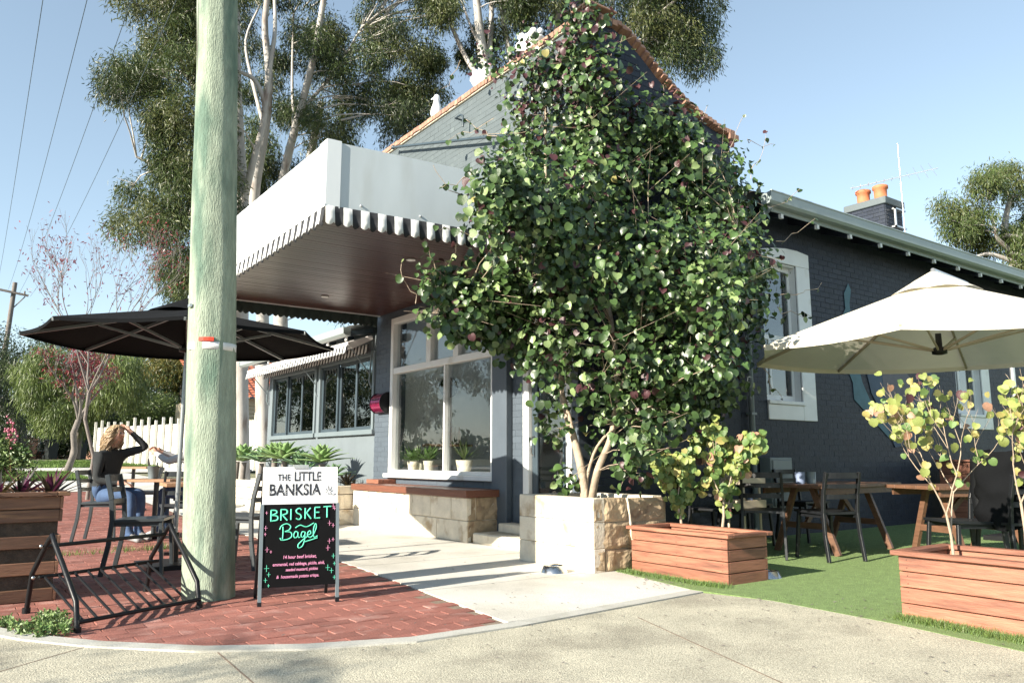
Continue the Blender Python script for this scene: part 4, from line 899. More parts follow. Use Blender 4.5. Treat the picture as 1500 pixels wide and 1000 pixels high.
# ================================================================ PLANTERS
def board_planter(name, label, x0, y0, x1, y1, hz, nb, wx, wy, rim=.035, th=.02, gapdark=None, soilz=None, cap=.03):
    r = thing(name, label, 'planter', (x0, y0, 0)); h = (hz-cap)/nb
    part('frame', MB().box((x0+th+.002, y0+th+.002, 0), (x1-th-.002, y1-th-.002, hz-.09)), K['soil'], r, world=True)
    for k in range(nb):
        z0 = k*h+.003; z1 = (k+1)*h-.003; e = rnd.uniform(0, .003)
        if gapdark and k % 2 == 1 and k < nb-1: continue
        part('board', MB().box((x0-e, y0, z0), (x0+th, y1, z1)), wy, r, world=True, bevel=.003)
        part('board', MB().box((x1-th, y0, z0), (x1, y1, z1)), wy, r, world=True, bevel=.003)
        part('board', MB().box((x0+th+.001, y0-e*.5+.001, z0), (x1-th-.001, y0+th, z1)), wx, r, world=True, bevel=.003)
        part('board', MB().box((x0+th+.001, y1-th, z0), (x1-th-.001, y1-.001, z1)), wx, r, world=True, bevel=.003)
    w = .075; z0, z1 = hz-cap+.001, hz
    part('rim_board', MB().box((x0-rim, y0-rim, z0), (x0-rim+w, y1+rim, z1)), wy, r, world=True, bevel=.004)
    part('rim_board', MB().box((x1+rim-w, y0-rim, z0), (x1+rim, y1+rim, z1)), wy, r, world=True, bevel=.004)
    part('rim_board', MB().box((x0-rim+w+.002, y0-rim, z0), (x1+rim-w-.002, y0-rim+w, z1)), wx, r, world=True, bevel=.004)
    part('rim_board', MB().box((x0-rim+w+.002, y1+rim-w, z0), (x1+rim-w-.002, y1+rim, z1)), wx, r, world=True, bevel=.004)
    n = 26; sm = MB(); hs = soilz or hz-.07
    sm.v = [(x0+.02+(x1-x0-.04)*i/n, y0+.02+(y1-y0-.04)*j/n, hs+rnd.uniform(-.012, .012)) for i in range(n+1) for j in range(n+1)]
    for i in range(n):
        for j in range(n): sm.f.append([i*(n+1)+j, (i+1)*(n+1)+j, (i+1)*(n+1)+j+1, i*(n+1)+j+1]); sm.m.append(0); sm.sm.append(False)
    part('soil', sm, K['soil'], r, world=True, fix=False)
    nails = MB()
    for k in range(nb):
        zz = (k+.5)*h
        for yy in (y0+.05, y1-.05, (y0+y1)/2):
            for s in (-1, 1): nails.ball((x0-.001, yy, zz+s*h*.25), .0035, 5, 3)
    part('nail', nails, K['black'], r, kind='stuff', world=True)
    return r
tpl = board_planter('timber_planter', 'small reddish timber planter box beside the limestone planter', 4.93, 4.02, 5.42, 5.06, .385, 4, K['woodx'], K['woody'])
tpr = board_planter('timber_planter', 'long reddish timber planter box at the bottom right corner', 4.82, .9, 5.42, 2.62, .405, 4, K['woodx'], K['woody'])
tp3 = board_planter('timber_planter', 'tall weathered slatted timber planter at the left edge with purple plants', -.75, 6.36, .70, 7.35, .735, 8, K['oldwood'], K['oldwood'], gapdark=True)
tp4 = board_planter('timber_planter', 'raised orange timber planter far back by the dark side wall', *[float(v) for v in (12.2, 5.3)], 13.6, 5.9, .95, 5, K['woodx'], K['woody'])
# limestone planter with the big vine
lp_ = thing('limestone_planter', 'pale limestone block planter holding the large leafy tree', 'planter', (4.55, 5.12, 0))
part('core', MB().box((4.58, 5.15, 0), (5.46, 6.18, .50)), K['joint'], lp_, world=True)
for z, hh, cuts in ((0, .2, (5.125, 5.62, 6.2)), (.2, .22, (5.125, 5.38, 5.95, 6.2)), (.42, .205, (5.125, 5.7, 6.2))):
    for a, b in zip(cuts, cuts[1:]): part('stone_block', MB().box((4.55, a+.0015, z+.0015), (4.68, b-.0015, z+hh-.0015)), K['stone'], lp_, world=True, bevel=.005)
    part('stone_block', MB().box((5.35, 5.2, z+.002), (5.47, 6.20, z+hh-.002)), K['stone'], lp_, world=True, bevel=.006)
    part('stone_block', MB().box((4.69, 6.08, z+.002), (5.34, 6.20, z+hh-.002)), K['stone'], lp_, world=True, bevel=.006)
def rough_face(parent, x0, x1, z0, z1, plane, slant=(0, 0)):
    mb = MB(); nu, nv = 12, 8; vs = []
    off = rnd.random()*20
    for k in range(2):
        for j in range(nv+1):
            for i in range(nu+1):
                u = i/nu; v = j/nv; xx = x0+(x1-x0)*u+(slant[0]*(1-v)*(1-u)+slant[1]*(1-v)*u); zz = z0+(z1-z0)*v
                ed = min(u, 1-u, v, 1-v)*8; q = noise.noise(Vector((xx*9+off, zz*9, off)))*.020+noise.noise(Vector((xx*30, zz*30, off)))*.008
                yy = plane-(.012+q)*min(1, ed+.25) if k == 0 else plane+.1
                vs.append((xx, yy, zz))
    N = (nu+1)*(nv+1); fs = []
    for j in range(nv):
        for i in range(nu): a = j*(nu+1)+i; fs += [(a, a+1, a+nu+2, a+nu+1), (N+a, N+a+nu+1, N+a+nu+2, N+a+1)]
    bd = list(range(nu+1))+[nu+j*(nu+1) for j in range(1, nv+1)]+[nv*(nu+1)+i for i in range(nu-1, -1, -1)]+[j*(nu+1) for j in range(nv-1, 0, -1)]
    for p, q in zip(bd, bd[1:]+bd[:1]): fs.append((p, N+p, N+q, q))
    mb.add(vs, fs); part('stone_block', mb, K['roughstone'], parent, world=True)
for (a, b, z0, z1, sl_) in [(4.56, 4.66, .42, .615, (0, 0)), (4.67, 4.94, .42, .62, (0, .02)), (4.975, 5.44, .41, .61, (.02, 0)), (4.56, 4.97, .19, .412, (0, .03)), (5.005, 5.44, .19, .402, (.03, 0)), (4.56, 4.68, .0, .182, (0, 0)), (4.69, 5.02, .0, .18, (0, 0)), (5.06, 5.44, .0, .18, (0, 0))]:
    rough_face(lp_, a, b, z0, z1, 5.135, sl_)
m = MB().tube([(4.955, 5.128, .62), (4.965, 5.12, .5), (4.985, 5.125, .4), (4.99, 5.12, .3), (5.035, 5.125, .19)], .013, 6); part('mortar_seam', m, K['joint'], lp_, world=True)
m = MB(); n = 14
m.v = [(4.68+.67*i/n, 5.2+.88*j/n, .54+rnd.uniform(-.012, .012)) for i in range(n+1) for j in range(n+1)]
for i in range(n):
    for j in range(n): m.f.append([i*(n+1)+j, (i+1)*(n+1)+j, (i+1)*(n+1)+j+1, i*(n+1)+j+1]); m.m.append(0); m.sm.append(False)
part('soil', m, K['soil'], lp_, world=True, fix=False)
# limestone agave bed left of the bench
ab = thing('agave_bed', 'low limestone garden bed holding agaves beside the bench', 'planter', (4.62, 11.0, 0))
part('core', MB().box((4.7, 11.02, 0), (5.47, 16.2, .50)), K['soil'], ab, world=True)
stones(ab, 'Y', 4.66, 11.0, 16.2, 0, [.22, .22, .13], [[.5, .62], [.4, .55, .5]], K['stone'], depth=.12)
stones(ab, 'X', 11.02, 4.69, 5.47, 0, [.22, .22, .13], [[.4], [.3, .35]], K['stone'], depth=.12)
def bowl(x, y, lab):
    p = PG(x, y); t = thing('dog_bowl', lab, 'bowl', tuple(p), 0, 'steel dog bowls')
    part('dish', MB().lathe([(.115, 0), (.09, .06), (.08, .062), (.07, .045), (.06, .02), (.0, .018)], n=28), K['steel'], t)
    part('water', MB().lathe([(.072, .045), (.001, .0455)], n=24), K['darkglass'], t)
    return t
bowl(812, 838, 'shiny steel dog bowl on the path at the foot of the limestone planter'); bowl(1124, 846, 'steel dog bowl on the turf beside the small timber planter')
# ================================================================ CHAIRS, TABLES
def make_chair(name, label, m_, group):
    t = thing(name, label, 'chair', (0, 0, 0), 0, group)       # faces +x
    s = MB(); n = 8
    for i in range(n+1):
        for j in range(n+1):
            u = i/n; v = j/n-.5; s.v.append((-.20+.41*u, v*(.40+.04*u), .455-.016*math.sin(math.pi*u)*(1-4*v*v)+.01*u))
    N = len(s.v); s.v += [(a, b, c-.022) for a, b, c in s.v]
    for i in range(n):
        for j in range(n):
            a = i*(n+1)+j; s.f.append([a, a+n+1, a+n+2, a+1]); s.f.append([N+a, N+a+1, N+a+n+2, N+a+n+1]); s.m += [0, 0]; s.sm += [True, True]
    bd = list(range(n+1))+[n+(n+1)*i for i in range(1, n+1)]+[n*(n+1)+j for j in range(n-1, -1, -1)]+[(n+1)*i for i in range(n-1, 0, -1)]
    for p, q in zip(bd, bd[1:]+bd[:1]): s.f.append([p, q, N+q, N+p]); s.m.append(0); s.sm.append(False)
    part('seat', s, m_, t)
    for sy in (-1, 1):
        part('leg', MB().beam((.18, sy*.185, .44), (.215, sy*.205, 0), .03, .03), m_, t, bevel=.004)
        pts = [(-.26, sy*.20, 0), (-.215, sy*.195, .25), (-.20, sy*.19, .45), (-.215, sy*.19, .62), (-.265, sy*.185, .83)]
        mb = MB()
        for a, b in zip(pts, pts[1:]): mb.beam(a, b, .026, .038, (1, 0, 0))
        part('leg', mb, m_, t, bevel=.003)
    for z in (.80, .70, .60):
        x = -.215-(z-.62)*.24; mb = MB(); prev = None
        for k in range(9):
            v = -1+k/4; p = (x-.035*(1-v*v), v*.18, z)
            if prev: mb.beam(prev, p, .014, .042 if z < .79 else .055, (0, 0, 1))
            prev = p
        part('slat', mb, m_, t)
    part('apron', MB().box((-.19, -.18, .40), (.18, -.16, .435)).box((-.19, .16, .40), (.18, .18, .435)), m_, t, kind='stuff')
    return t
ch = make_chair('cafe_chair', 'empty grey ladder-back chair right behind the bike rack', K['chair'], 'ladder-back cafe chairs')
def face(deg): return R_(deg)
IMR = -YAW      # heading that points right in the picture
c0 = PG(205, 838); ch.location = (float(c0[0]), float(c0[1]), 0); ch.rotation_euler.z = IMR+R_(12)
chw = P(148, 790, 9.3); wpos = (float(chw[0]), float(chw[1]))
dup(ch, (wpos[0], wpos[1], 0), IMR+R_(8), 'ladder-back chair the woman in the dark knit is sitting on')
c2_ = P(262, 800, 8.5); dup(ch, (float(c2_[0]), float(c2_[1]), 0), IMR+R_(115), 'ladder-back chair just left of the utility pole, its back towards the camera')
p2 = P(285, 790, 9.9); dup(ch, (float(p2[0]), float(p2[1]), 0), IMR+R_(180), 'ladder-back chair of the person in grey, mostly behind the utility pole')
c4_ = P(209, 720, 12.5); dup(ch, (float(c4_[0]), float(c4_[1]), 0), IMR+R_(200), 'dark ladder-back chair behind the bucket on the cafe table')
c5_ = P(352, 860, 7.0); dup(ch, (float(c5_[0]), float(c5_[1]), 0), IMR+R_(165), 'ladder-back chair partly hidden between the utility pole and the sign')
def table(name, label, loc, rz, m_top, w=.6, d=.6, h=.73, group=None, trestle=False):
    t = thing(name, label, 'table', loc, rz, group)
    nb = max(3, int(d/.12)); bw = d/nb
    for k in range(nb): part('board', MB().box((-w/2, -d/2+k*bw+.002, h-.035), (w/2, -d/2+(k+1)*bw-.002, h)), m_top, t, bevel=.003)
    if trestle:
        for s in (-1, 1):
            x = s*(w/2-.28)
            for q in (-1, 1): part('leg', MB().beam((x, q*.10, h-.04), (x, q*(d/2-.03), 0), .045, .06), m_top, t, bevel=.003)
            part('brace', MB().beam((x, -.22, .28), (x, .22, .28), .035, .06), m_top, t); part('stay', MB().beam((x, 0, .28), (x-s*.4, 0, h-.06), .03, .05), m_top, t)
        part('apron', MB().box((-w/2+.05, -d/2+.04, h-.1), (w/2-.05, -d/2+.065, h-.037)), m_top, t); part('apron', MB().box((-w/2+.05, d/2-.065, h-.1), (w/2-.05, d/2-.04, h-.037)), m_top, t)
    else:
        part('column', MB().tube([(0, 0, .03), (0, 0, h-.036)], .03, 10), K['chair'], t); part('base', MB().box((-.25, -.03, 0), (.25, .03, .03)).box((-.03, -.25, 0.001), (.03, -.031, .031)).box((-.03, .031, .001), (.03, .25, .031)), K['black'], t)
    return t
tA = P(228, 730, 9.6); table('cafe_table', 'small square timber-topped table with the bucket, between the two seated people', (float(tA[0]), float(tA[1]), 0), IMR, K['tablewood'], .58, .58, .72, 'cafe tables on the red paving')
tB = P(275, 800, 7.7+.0); table('cafe_table', 'timber-topped table behind the utility pole, its edge showing at the pole', (float(tB[0])+.1, float(tB[1])+.3, 0), IMR+R_(30), K['tablewood'], .6, .6, .72, 'cafe tables on the red paving')
tC = P(195, 700, 13.5); table('cafe_table', 'farther timber table beyond the seated woman', (float(tC[0]), float(tC[1]), gz(tC[1])), IMR, K['tablewood'], .7, .6, .74, 'cafe tables on the red paving')
bk = P(224, 700, 9.55); t = thing('tin_bucket', 'grey tin bucket holding menus on the cafe table', 'bucket', (float(bk[0]), float(bk[1]), .721))
part('pail', MB().lathe([(.052, 0), (.072, .15), (.076, .152), (.070, .148), (.05, .01)], n=18), K['greymetal'], t); part('menu', MB().beam((-.03, 0, .02), (-.06, .02, .24), .09, .004), K['black'], t); part('menu', MB().beam((.02, .01, .02), (.05, .03, .2), .08, .004), K['black'], t)
# side yard furniture
dch = make_chair('yard_chair', 'dark ladder-back chair at the near side of the trestle table, front right', K['darkchair'], 'dark chairs in the side yard')
dch.location = (7.02, 4.50, .006); dch.rotation_euler.z = R_(70)
dup(dch, (6.68, 4.98, .006), R_(35), 'dark ladder-back chair at the left end of the trestle table')
dup(dch, (6.55, 5.45, .006), R_(5), 'dark ladder-back chair in deep shade left of the trestle table by the wall')
dup(dch, (7.35, 5.72, .006), R_(-90), 'dark ladder-back chair on the wall side of the trestle table')
dup(dch, (8.35, 5.65, .006), R_(-95), 'dark ladder-back chair on the wall side, right end of the trestle table')
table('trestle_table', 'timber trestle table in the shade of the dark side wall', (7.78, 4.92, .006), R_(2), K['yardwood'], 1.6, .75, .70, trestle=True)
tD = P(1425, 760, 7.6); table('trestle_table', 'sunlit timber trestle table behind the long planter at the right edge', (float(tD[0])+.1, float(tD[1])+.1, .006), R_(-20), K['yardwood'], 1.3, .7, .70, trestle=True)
q_ = P(1415, 800, 6.4); big = dup(dch, (float(q_[0]), float(q_[1]), .006), R_(150), 'sunlit dark slatted chair behind the long planter')
q_ = P(1490, 800, 6.3); dup(dch, (float(q_[0]), float(q_[1]), .006), R_(60), 'dark chair with the black jacket on it at the right edge')
cv = thing('black_jacket', 'crumpled black jacket draped over a chair back at the right edge', 'jacket', (float(q_[0]), float(q_[1]), .4))
m = MB(); n = 18
for i in range(n+1):
    for j in range(n+1):
        u = i/n; v = j/n; a = math.pi*2*u
        r = .15+.04*math.sin(v*math.pi)+.075*noise.noise(Vector((math.cos(a)*3, math.sin(a)*3, v*5)))
        m.v.append((r*.75*math.cos(a)-.1, r*1.2*math.sin(a), .62*v*1.0+.03*noise.noise(Vector((u*9, v*3, 3)))))
for i in range(n):
    for j in range(n): m.f.append([i*(n+1)+j, (i+1)*(n+1)+j, (i+1)*(n+1)+j+1, i*(n+1)+j+1]); m.m.append(0); m.sm.append(True)
part('body', m, K['cloth_black'], cv); part('sleeve', MB().tube([(-.1, -.2, .55), (-.05, -.26, .3), (-.08, -.24, .05)], [.06, .055, .045], 8), K['black'], cv); part('sleeve', MB().tube([(-.1, .2, .55), (-.02, .26, .3), (-.02, .24, .02)], [.06, .055, .045], 8), K['black'], cv)
# pale metal trolley by the wall, jars on it
tr = PY(1090, 740, 5.3); t = thing('plant_trolley', 'pale metal two-tier trolley behind the small timber planter', 'trolley', (float(tr[0]), 5.3, 0))
for sx in (-.13, .13):
    for sy in (-.1, .1): part('leg', MB().tube([(sx, sy, 0), (sx, sy, .78)], .013, 8), K['cream'], t)
for z in (.45, .70): part('tray', MB().box((-.2, -.13, z), (.2, .13, z+.012)).box((-.2, -.13, z+.012), (.2, -.12, z+.09)).box((-.2, .12, z+.012), (.2, .13, z+.09)).box((-.2, -.119, z+.012), (-.19, .119, z+.09)).box((.19, -.119, z+.012), (.2, .119, z+.09)), K['cream'], t, bevel=.003)
o = part('blue_jar', MB().lathe([(.03, 0), (.032, .07), (.02, .085), (.02, .11)], n=12), K['bluecol']); o.location = (float(tr[0])+.1, 5.3, .463+.02); tag(o, 'small blue jar on the lower tray of the pale trolley', 'jar')
for k, (x, lb_) in enumerate([(7.1, 'blue tin at the left on the shaded trestle table'), (7.3, 'second small tin on the shaded trestle table')]):
    o = part('table_tin', MB().lathe([(.045, 0), (.05, .12), (.042, .12), (.04, .02)], n=12), K['bluecol' if k == 0 else 'greymetal']); o.location = (x+.1, 4.9, .707); tag(o, lb_, 'tin', 'tins on the trestle table')
# ================================================================ ornaments on the parapet
bt = PX(637, 163, XF+.1); b = thing('cockatoo_ornament', 'white cockatoo figure perched on the brick coping left of the parapet peak', 'bird', (XF+.13, float(bt[1]), 6.04))
m = MB().lathe([(.01, 0), (.07, .03), (.095, .13), (.08, .22), (.05, .30), (.045, .34), (.055, .38), (.04, .42), (.01, .44)], n=14); part('body', m, K['white'], b)
part('tail', MB().beam((.02, -.05, .12), (.03, -.16, -.05), .05, .02), K['white'], b); part('beak', MB().beam((-.03, .04, .39), (-.05, .075, .37), .02, .02), K['greymetal'], b)
def urnish(px_, py_, lab, L):
    p = PX(px_, py_, XF+.12); t = thing('stone_ornament', lab, 'ornament', (XF+.13, float(p[1]), 6.045), 0, 'white ornaments on the parapet')
    m = MB().lathe([(.03, 0), (.10, .01), (.16, .1), (.20, .17), (.21, .19), (.17, .2)], n=20)
    for v_ in range(len(m.v)): x, y, z = m.v[v_]; m.v[v_] = (x*.7, y*L, z)
    part('basket', m, K['white'], t); f = MB()
    for k in range(26): f.ball((rnd.uniform(-.08, .08), rnd.uniform(-.15, .15)*L, .2+rnd.uniform(0, .12)), rnd.uniform(.035, .06), 7, 5, 1 if k in (3, 11) else 0)
    part('carved_flowers', f, [K['white'], K['petal']], t, kind='stuff'); return t
urnish(706, 125, 'white carved flower basket ornament halfway up the parapet coping', 1.15); urnish(775, 80, 'white carved flower basket ornament near the parapet peak', 1.25)
# ================================================================ far street: fences, house, bins
fn = thing('paling_fence', 'bright white rendered fence with slender tall posts across the street', 'fence', tuple(P(150, 672, 41)))
f0 = P(140, 668, 34); f1 = P(430, 668, 26); zg = gz(45)
f0 = Vector((f0[0], f0[1], 0)); f1 = Vector((f1[0], f1[1], 0)); L = (f1-f0).length; dd = (f1-f0)/L; nrm = Vector((-dd.y, dd.x, 0)); k = 0; t_ = 0
while t_ < L:
    p = f0+dd*t_; q = f0+dd*min(t_+.54, L)
    part('panel', MB().beam(p+Vector((0, 0, zg+.5)), q-dd*.01+Vector((0, 0, zg+.5)), .05, 1.7), K['fence'], fn, world=True)
    part('post', MB().beam(p-nrm*.09+Vector((0, 0, zg-.4)), p-nrm*.09+Vector((0, 0, zg+1.62+rnd.uniform(-.1, .08))), .09, .09), K['fence'], fn, world=True)
    t_ += .55
bf = thing('brick_wall_fence', 'orange brick garden wall with low white pickets down the street', 'fence', tuple(P(60, 660, 48)))
g0 = P(28, 660, 44); g1 = P(52, 660, 52); m = MB().beam(Vector((g0[0], g0[1], zg+.6)), Vector((g1[0], g1[1], zg+.6)), .25, 1.5); part('brick_panel', m, K['brick'], bf, world=True)
g2 = P(145, 660, 50); m = MB().beam(Vector((g1[0], g1[1], zg+.25)), Vector((g2[0], g2[1], zg+.25)), .22, .5); part('base_wall', m, K['brick'], bf, world=True)
a = Vector((g1[0], g1[1], 0)); b = Vector((g2[0], g2[1], 0)); n = 30
for k in range(n+1):
    p = a.lerp(b, k/n); part('picket', MB().beam(p+Vector((0, 0, zg+.5)), p+Vector((0, 0, zg+1.35)), .07, .05), K['white'], bf, world=True)
part('picket_rail', MB().beam(a+Vector((0, 0, zg+1.1)), b+Vector((0, 0, zg+1.1)), .04, .05), K['white'], bf, world=True)
for k, (x, y, d, lab) in enumerate([(75, 660, 42, 'dark wheelie bin on the far verge'), (118, 655, 43, 'second dark wheelie bin under the fence pickets')]):
    p = P(x, y, d); t = thing('wheelie_bin', lab, 'bin', (float(p[0]), float(p[1]), gz(p[1])), .3, 'wheelie bins')
    part('body', MB().prism([(-.22, 0), (.22, 0), (.28, .95), (-.28, .95)], lambda u, v, t_: (u, t_, v), -.25, .25), K['bin'], t, bevel=.02); part('lid', MB().box((-.31, -.29, .95), (.31, .29, 1.03)), K['bin'], t, bevel=.02)
    for s in (-1, 1): part('wheel', MB().tube([(s*.2, .27, .1), (s*.27, .27, .1)], .1, 12), K['bin'], t)
hs_ = thing('weatherboard_house', 'cream weatherboard house with orange tiled roof glimpsed beside the cafe wing', 'house', tuple(P(372, 640, 33)))
h0 = P(340, 640, 33); hx, hy = float(h0[0]), float(h0[1]); zz = gz(hy)
m = MB().box((hx-1, hy+.06, zz), (hx+9, hy+6, zz+2.9)); part('wall', m, K['cream'], hs_, world=True)
for k in range(18): part('weatherboard', MB().add([(hx-1, hy+.05, zz+.16*k), (hx+9, hy+.05, zz+.16*k), (hx+9, hy, zz+.16*k+.012), (hx-1, hy, zz+.16*k+.012), (hx-1, hy+.058, zz+.16*(k+1)), (hx+9, hy+.058, zz+.16*(k+1))], [(0, 1, 2, 3), (3, 2, 5, 4)]), K['cream'], hs_, world=True, fix=False)
rf = MB()
for r in range(16):
    y0, z0 = hy-.5+.28*r, zz+2.85+.13*r
    for c in range(40): x0 = hx-1.5+.28*c; rf.add([(x0, y0, z0+.05), (x0+.14, y0, z0+.09), (x0+.28, y0, z0+.05), (x0+.28, y0+.3, z0+.15), (x0+.14, y0+.3, z0+.19), (x0, y0+.3, z0+.15)], [(0, 1, 4, 5), (1, 2, 3, 4)])
part('roof_tile', rf, K['tile'], hs_, world=True, kind='stuff', fix=False)
wn = part('window', MB().box((hx+1.0, hy-.03, zz+1.0), (hx+2.2, hy+.0, zz+2.2)), K['white'], hs_, world=True); part('pane', MB().box((hx+1.08, hy-.04, zz+1.08), (hx+2.12, hy-.031, zz+2.12)), K['darkglass'], wn, world=True)
bh = P(345, 600, 60); t = thing('distant_house', 'blue-grey two storey house behind the gum trunks', 'house', (float(bh[0]), float(bh[1]), gz(60)))
part('wall', MB().box((-3, 0, 0), (9, 5, 6.2)), K['bluecol'], t); rf_ = part('roof', MB().prism([(-.6, 6.2), (5.6, 6.2), (2.5, 8)], lambda u, v, t_: (t_, u, v), -3.6, 9.6), K['roof'], t)
for k in range(5): w_ = part('window', MB().box((-2.4+2.2*k, -.06, 3.8), (-1.2+2.2*k, -.0, 5.2)), K['white'], t); part('pane', MB().box((-2.3+2.2*k, -.08, 3.9), (-1.3+2.2*k, -.061, 5.1)), K['darkglass'], w_)
# ================================================================ FOLIAGE
def sample_poly(poly, n):
    a = np.array(poly, float); out = []
    tot = 0
    while tot < n:
        q = nr.uniform(a.min(0), a.max(0), (n*2, 2)); q = q[inpoly(q[:, 0], q[:, 1], poly)]; out.append(q); tot += len(q)
    return np.concatenate(out)[:n]
def unit(v): return v/np.maximum(np.linalg.norm(v, axis=-1, keepdims=True), 1e-9)
def strap_leaves(cent, tip, L, W, name, mats, parent, weights=None):
    """narrow pointed leaves: each a folded kite of two triangles"""
    n = len(cent); r = unit(nr.normal(size=(n, 3))); s = unit(np.cross(tip, r)); L = L[:, None]; W = W[:, None]
    up = np.cross(s, tip)
    a = cent; b = cent+tip*L*.45+s*W*.5+up*W*.25; c = cent+tip*L; d = cent+tip*L*.45-s*W*.5+up*W*.25
    v = np.stack([a, b, c, d], 1).reshape(-1, 3); f = np.arange(4*n).reshape(-1, 4)
    f = np.concatenate([f[:, [0, 1, 2]], f[:, [0, 2, 3]]]); mi = weights if isinstance(weights, np.ndarray) else nr.choice(len(mats), n, p=weights); mi = np.concatenate([mi, mi])
    o = fastmesh(name, v, f, mats, parent, mi); o['kind'] = 'stuff'; return o
def gum_foliage(clumps, radii, per, name, mats, parent, L=(.10, .19), W=.02, droop=1.0, weights=None, sprig=14, sr=.16):
    clumps = np.array(clumps); n = len(clumps)
    ci = np.repeat(np.arange(n), per); k = len(ci)
    d = unit(nr.normal(size=(k, 3))); rr = radii[ci]*nr.uniform(.45, 1.05, k)**.6
    sp = clumps[ci]+d*rr[:, None]*np.array([1, 1, .75])
    m = np.repeat(np.arange(k), sprig); c = sp[m]+nr.normal(0, sr, (len(m), 3))*np.array([.7, .7, 1.])
    tip = unit(nr.normal(size=(len(m), 3))*.55+d[m]*.35+np.array([0, 0, -droop]))
    wt = weights or [1/len(mats)]*len(mats); cm_ = nr.choice(len(mats), n, p=wt)[ci][m]; mi = np.where(nr.uniform(size=len(m)) < .62, cm_, nr.choice(len(mats), len(m), p=wt))
    return strap_leaves(c, tip, nr.uniform(L[0], L[1], len(m)), np.full(len(m), W)*nr.uniform(.7, 1.3, len(m)), name, mats, parent, mi)
def limb(root, pts, r, name='limb', m_=None, n=8):
    pts = [Vector(p) for p in pts]; q = []
    for i in range(len(pts)-1):
        p0 = pts[max(i-1, 0)]; p1 = pts[i]; p2 = pts[i+1]; p3 = pts[min(i+2, len(pts)-1)]
        for t in (0, .25, .5, .75): q.append(.5*((2*p1)+(p2-p0)*t+(2*p0-5*p1+4*p2-p3)*t*t+(3*p1-p0-3*p2+p3)*t**3))
    q.append(pts[-1]); k = len(q); rs = [r[0]+(r[1]-r[0])*i/(k-1) for i in range(k)]
    o = part(name, MB().tube(q, rs, n), m_ or K['bark'], root, world=True, fix=False); return q
def twigs(root, nodes, clumps, m_, r0=.03, nmax=999, name='branch'):
    mb = MB(); nodes = [Vector(a) for a in nodes]
    for c in list(clumps)[:nmax]:
        c = Vector(c); best = min(nodes, key=lambda a: (a-c).length+max(0, a.z-c.z)*1.5); L = (best-c).length
        if L > 2.6: best = c+(best-c)*(2.6/L); L = 2.6
        mid = best.lerp(c, .5)+Vector((rnd.uniform(-.1, .1), rnd.uniform(-.1, .1), .12))*L*.6
        mb.tube([best, best.lerp(mid, .55)+Vector((0, 0, .03*L)), mid, c], [r0*(.4+.18*L), r0*(.3+.1*L), r0*.45, r0*.2], 5)
        for _ in range(2):
            e = c+Vector((rnd.uniform(-1, 1), rnd.uniform(-1, 1), rnd.uniform(-.3, .8)))*.5; mb.tube([mid.lerp(c, .5), e], [r0*.3, r0*.1], 4)
    o = part(name, mb, m_, root, world=True, fix=False); o['kind'] = 'stuff'; return o
def Pd(x, y, d): return P(x, y, d)
GM = [K['gum1'], K['gum2'], K['gum3']]
# --- big gum on the left
def gbase(px_, d):
    p = P(px_, 660, d); return (float(p[0]), float(p[1]), gz(p[1]) if p[1] < 45 else .96)
b0 = gbase(356, 22)
g1 = thing('gum_tree', 'largest gum tree with pale forked trunk and hanging foliage behind the utility pole', 'tree', b0)
n1 = []
n1 += limb(g1, [b0, Pd(352, 560, 22), Pd(354, 450, 22), Pd(356, 300, 22), Pd(352, 220, 22), Pd(348, 120, 22), Pd(346, -40, 22.4)], (.25, .08), 'trunk', n=12)
n1 += limb(g1, [Pd(356, 300, 22), Pd(370, 240, 21.6), Pd(388, 165, 21.5), Pd(375, 120, 21.4), Pd(350, 105, 21.2)], (.11, .05))
n1 += limb(g1, [Pd(388, 165, 21.5), Pd(395, 100, 21.5), Pd(403, 40, 21.6), Pd(400, -40, 22)], (.09, .04))
n1 += limb(g1, [Pd(352, 220, 22), Pd(300, 150, 21), Pd(250, 60, 20.5), Pd(235, -30, 20.2)], (.12, .04))
n1 += limb(g1, [Pd(354, 360, 22), Pd(300, 290, 21), Pd(240, 250, 20.5), Pd(200, 230, 20.2)], (.10, .03))
n1 += limb(g1, [Pd(352, 430, 22), Pd(300, 350, 21), Pd(245, 320, 20.5)], (.08, .03))
def clumpset(poly, n, d, dd, r=(.45, .8)):
    q = sample_poly(poly, n); z = nr.uniform(-dd, dd, n); c = np.array([P(a, b, d+e) for (a, b), e in zip(q, z)]); return c, nr.uniform(r[0], r[1], n)
pA = [(215, -80), (170, 85), (162, 115), (180, 160), (205, 205), (195, 245), (172, 275), (162, 305), (188, 355), (232, 372), (248, 425), (285, 440), (330, 330), (330, 100), (320, -80)]
cA, rA = clumpset(pA, 92, 20.6, 1.6, (.35, .62))
n1s = [tuple(a) for a in n1]
twigs(g1, n1s, cA, K['bark'], .04, 90)
gum_foliage(cA, rA, 72, 'foliage', GM, g1, droop=.8, weights=[.42, .33, .25], W=.026, L=(.11, .2))
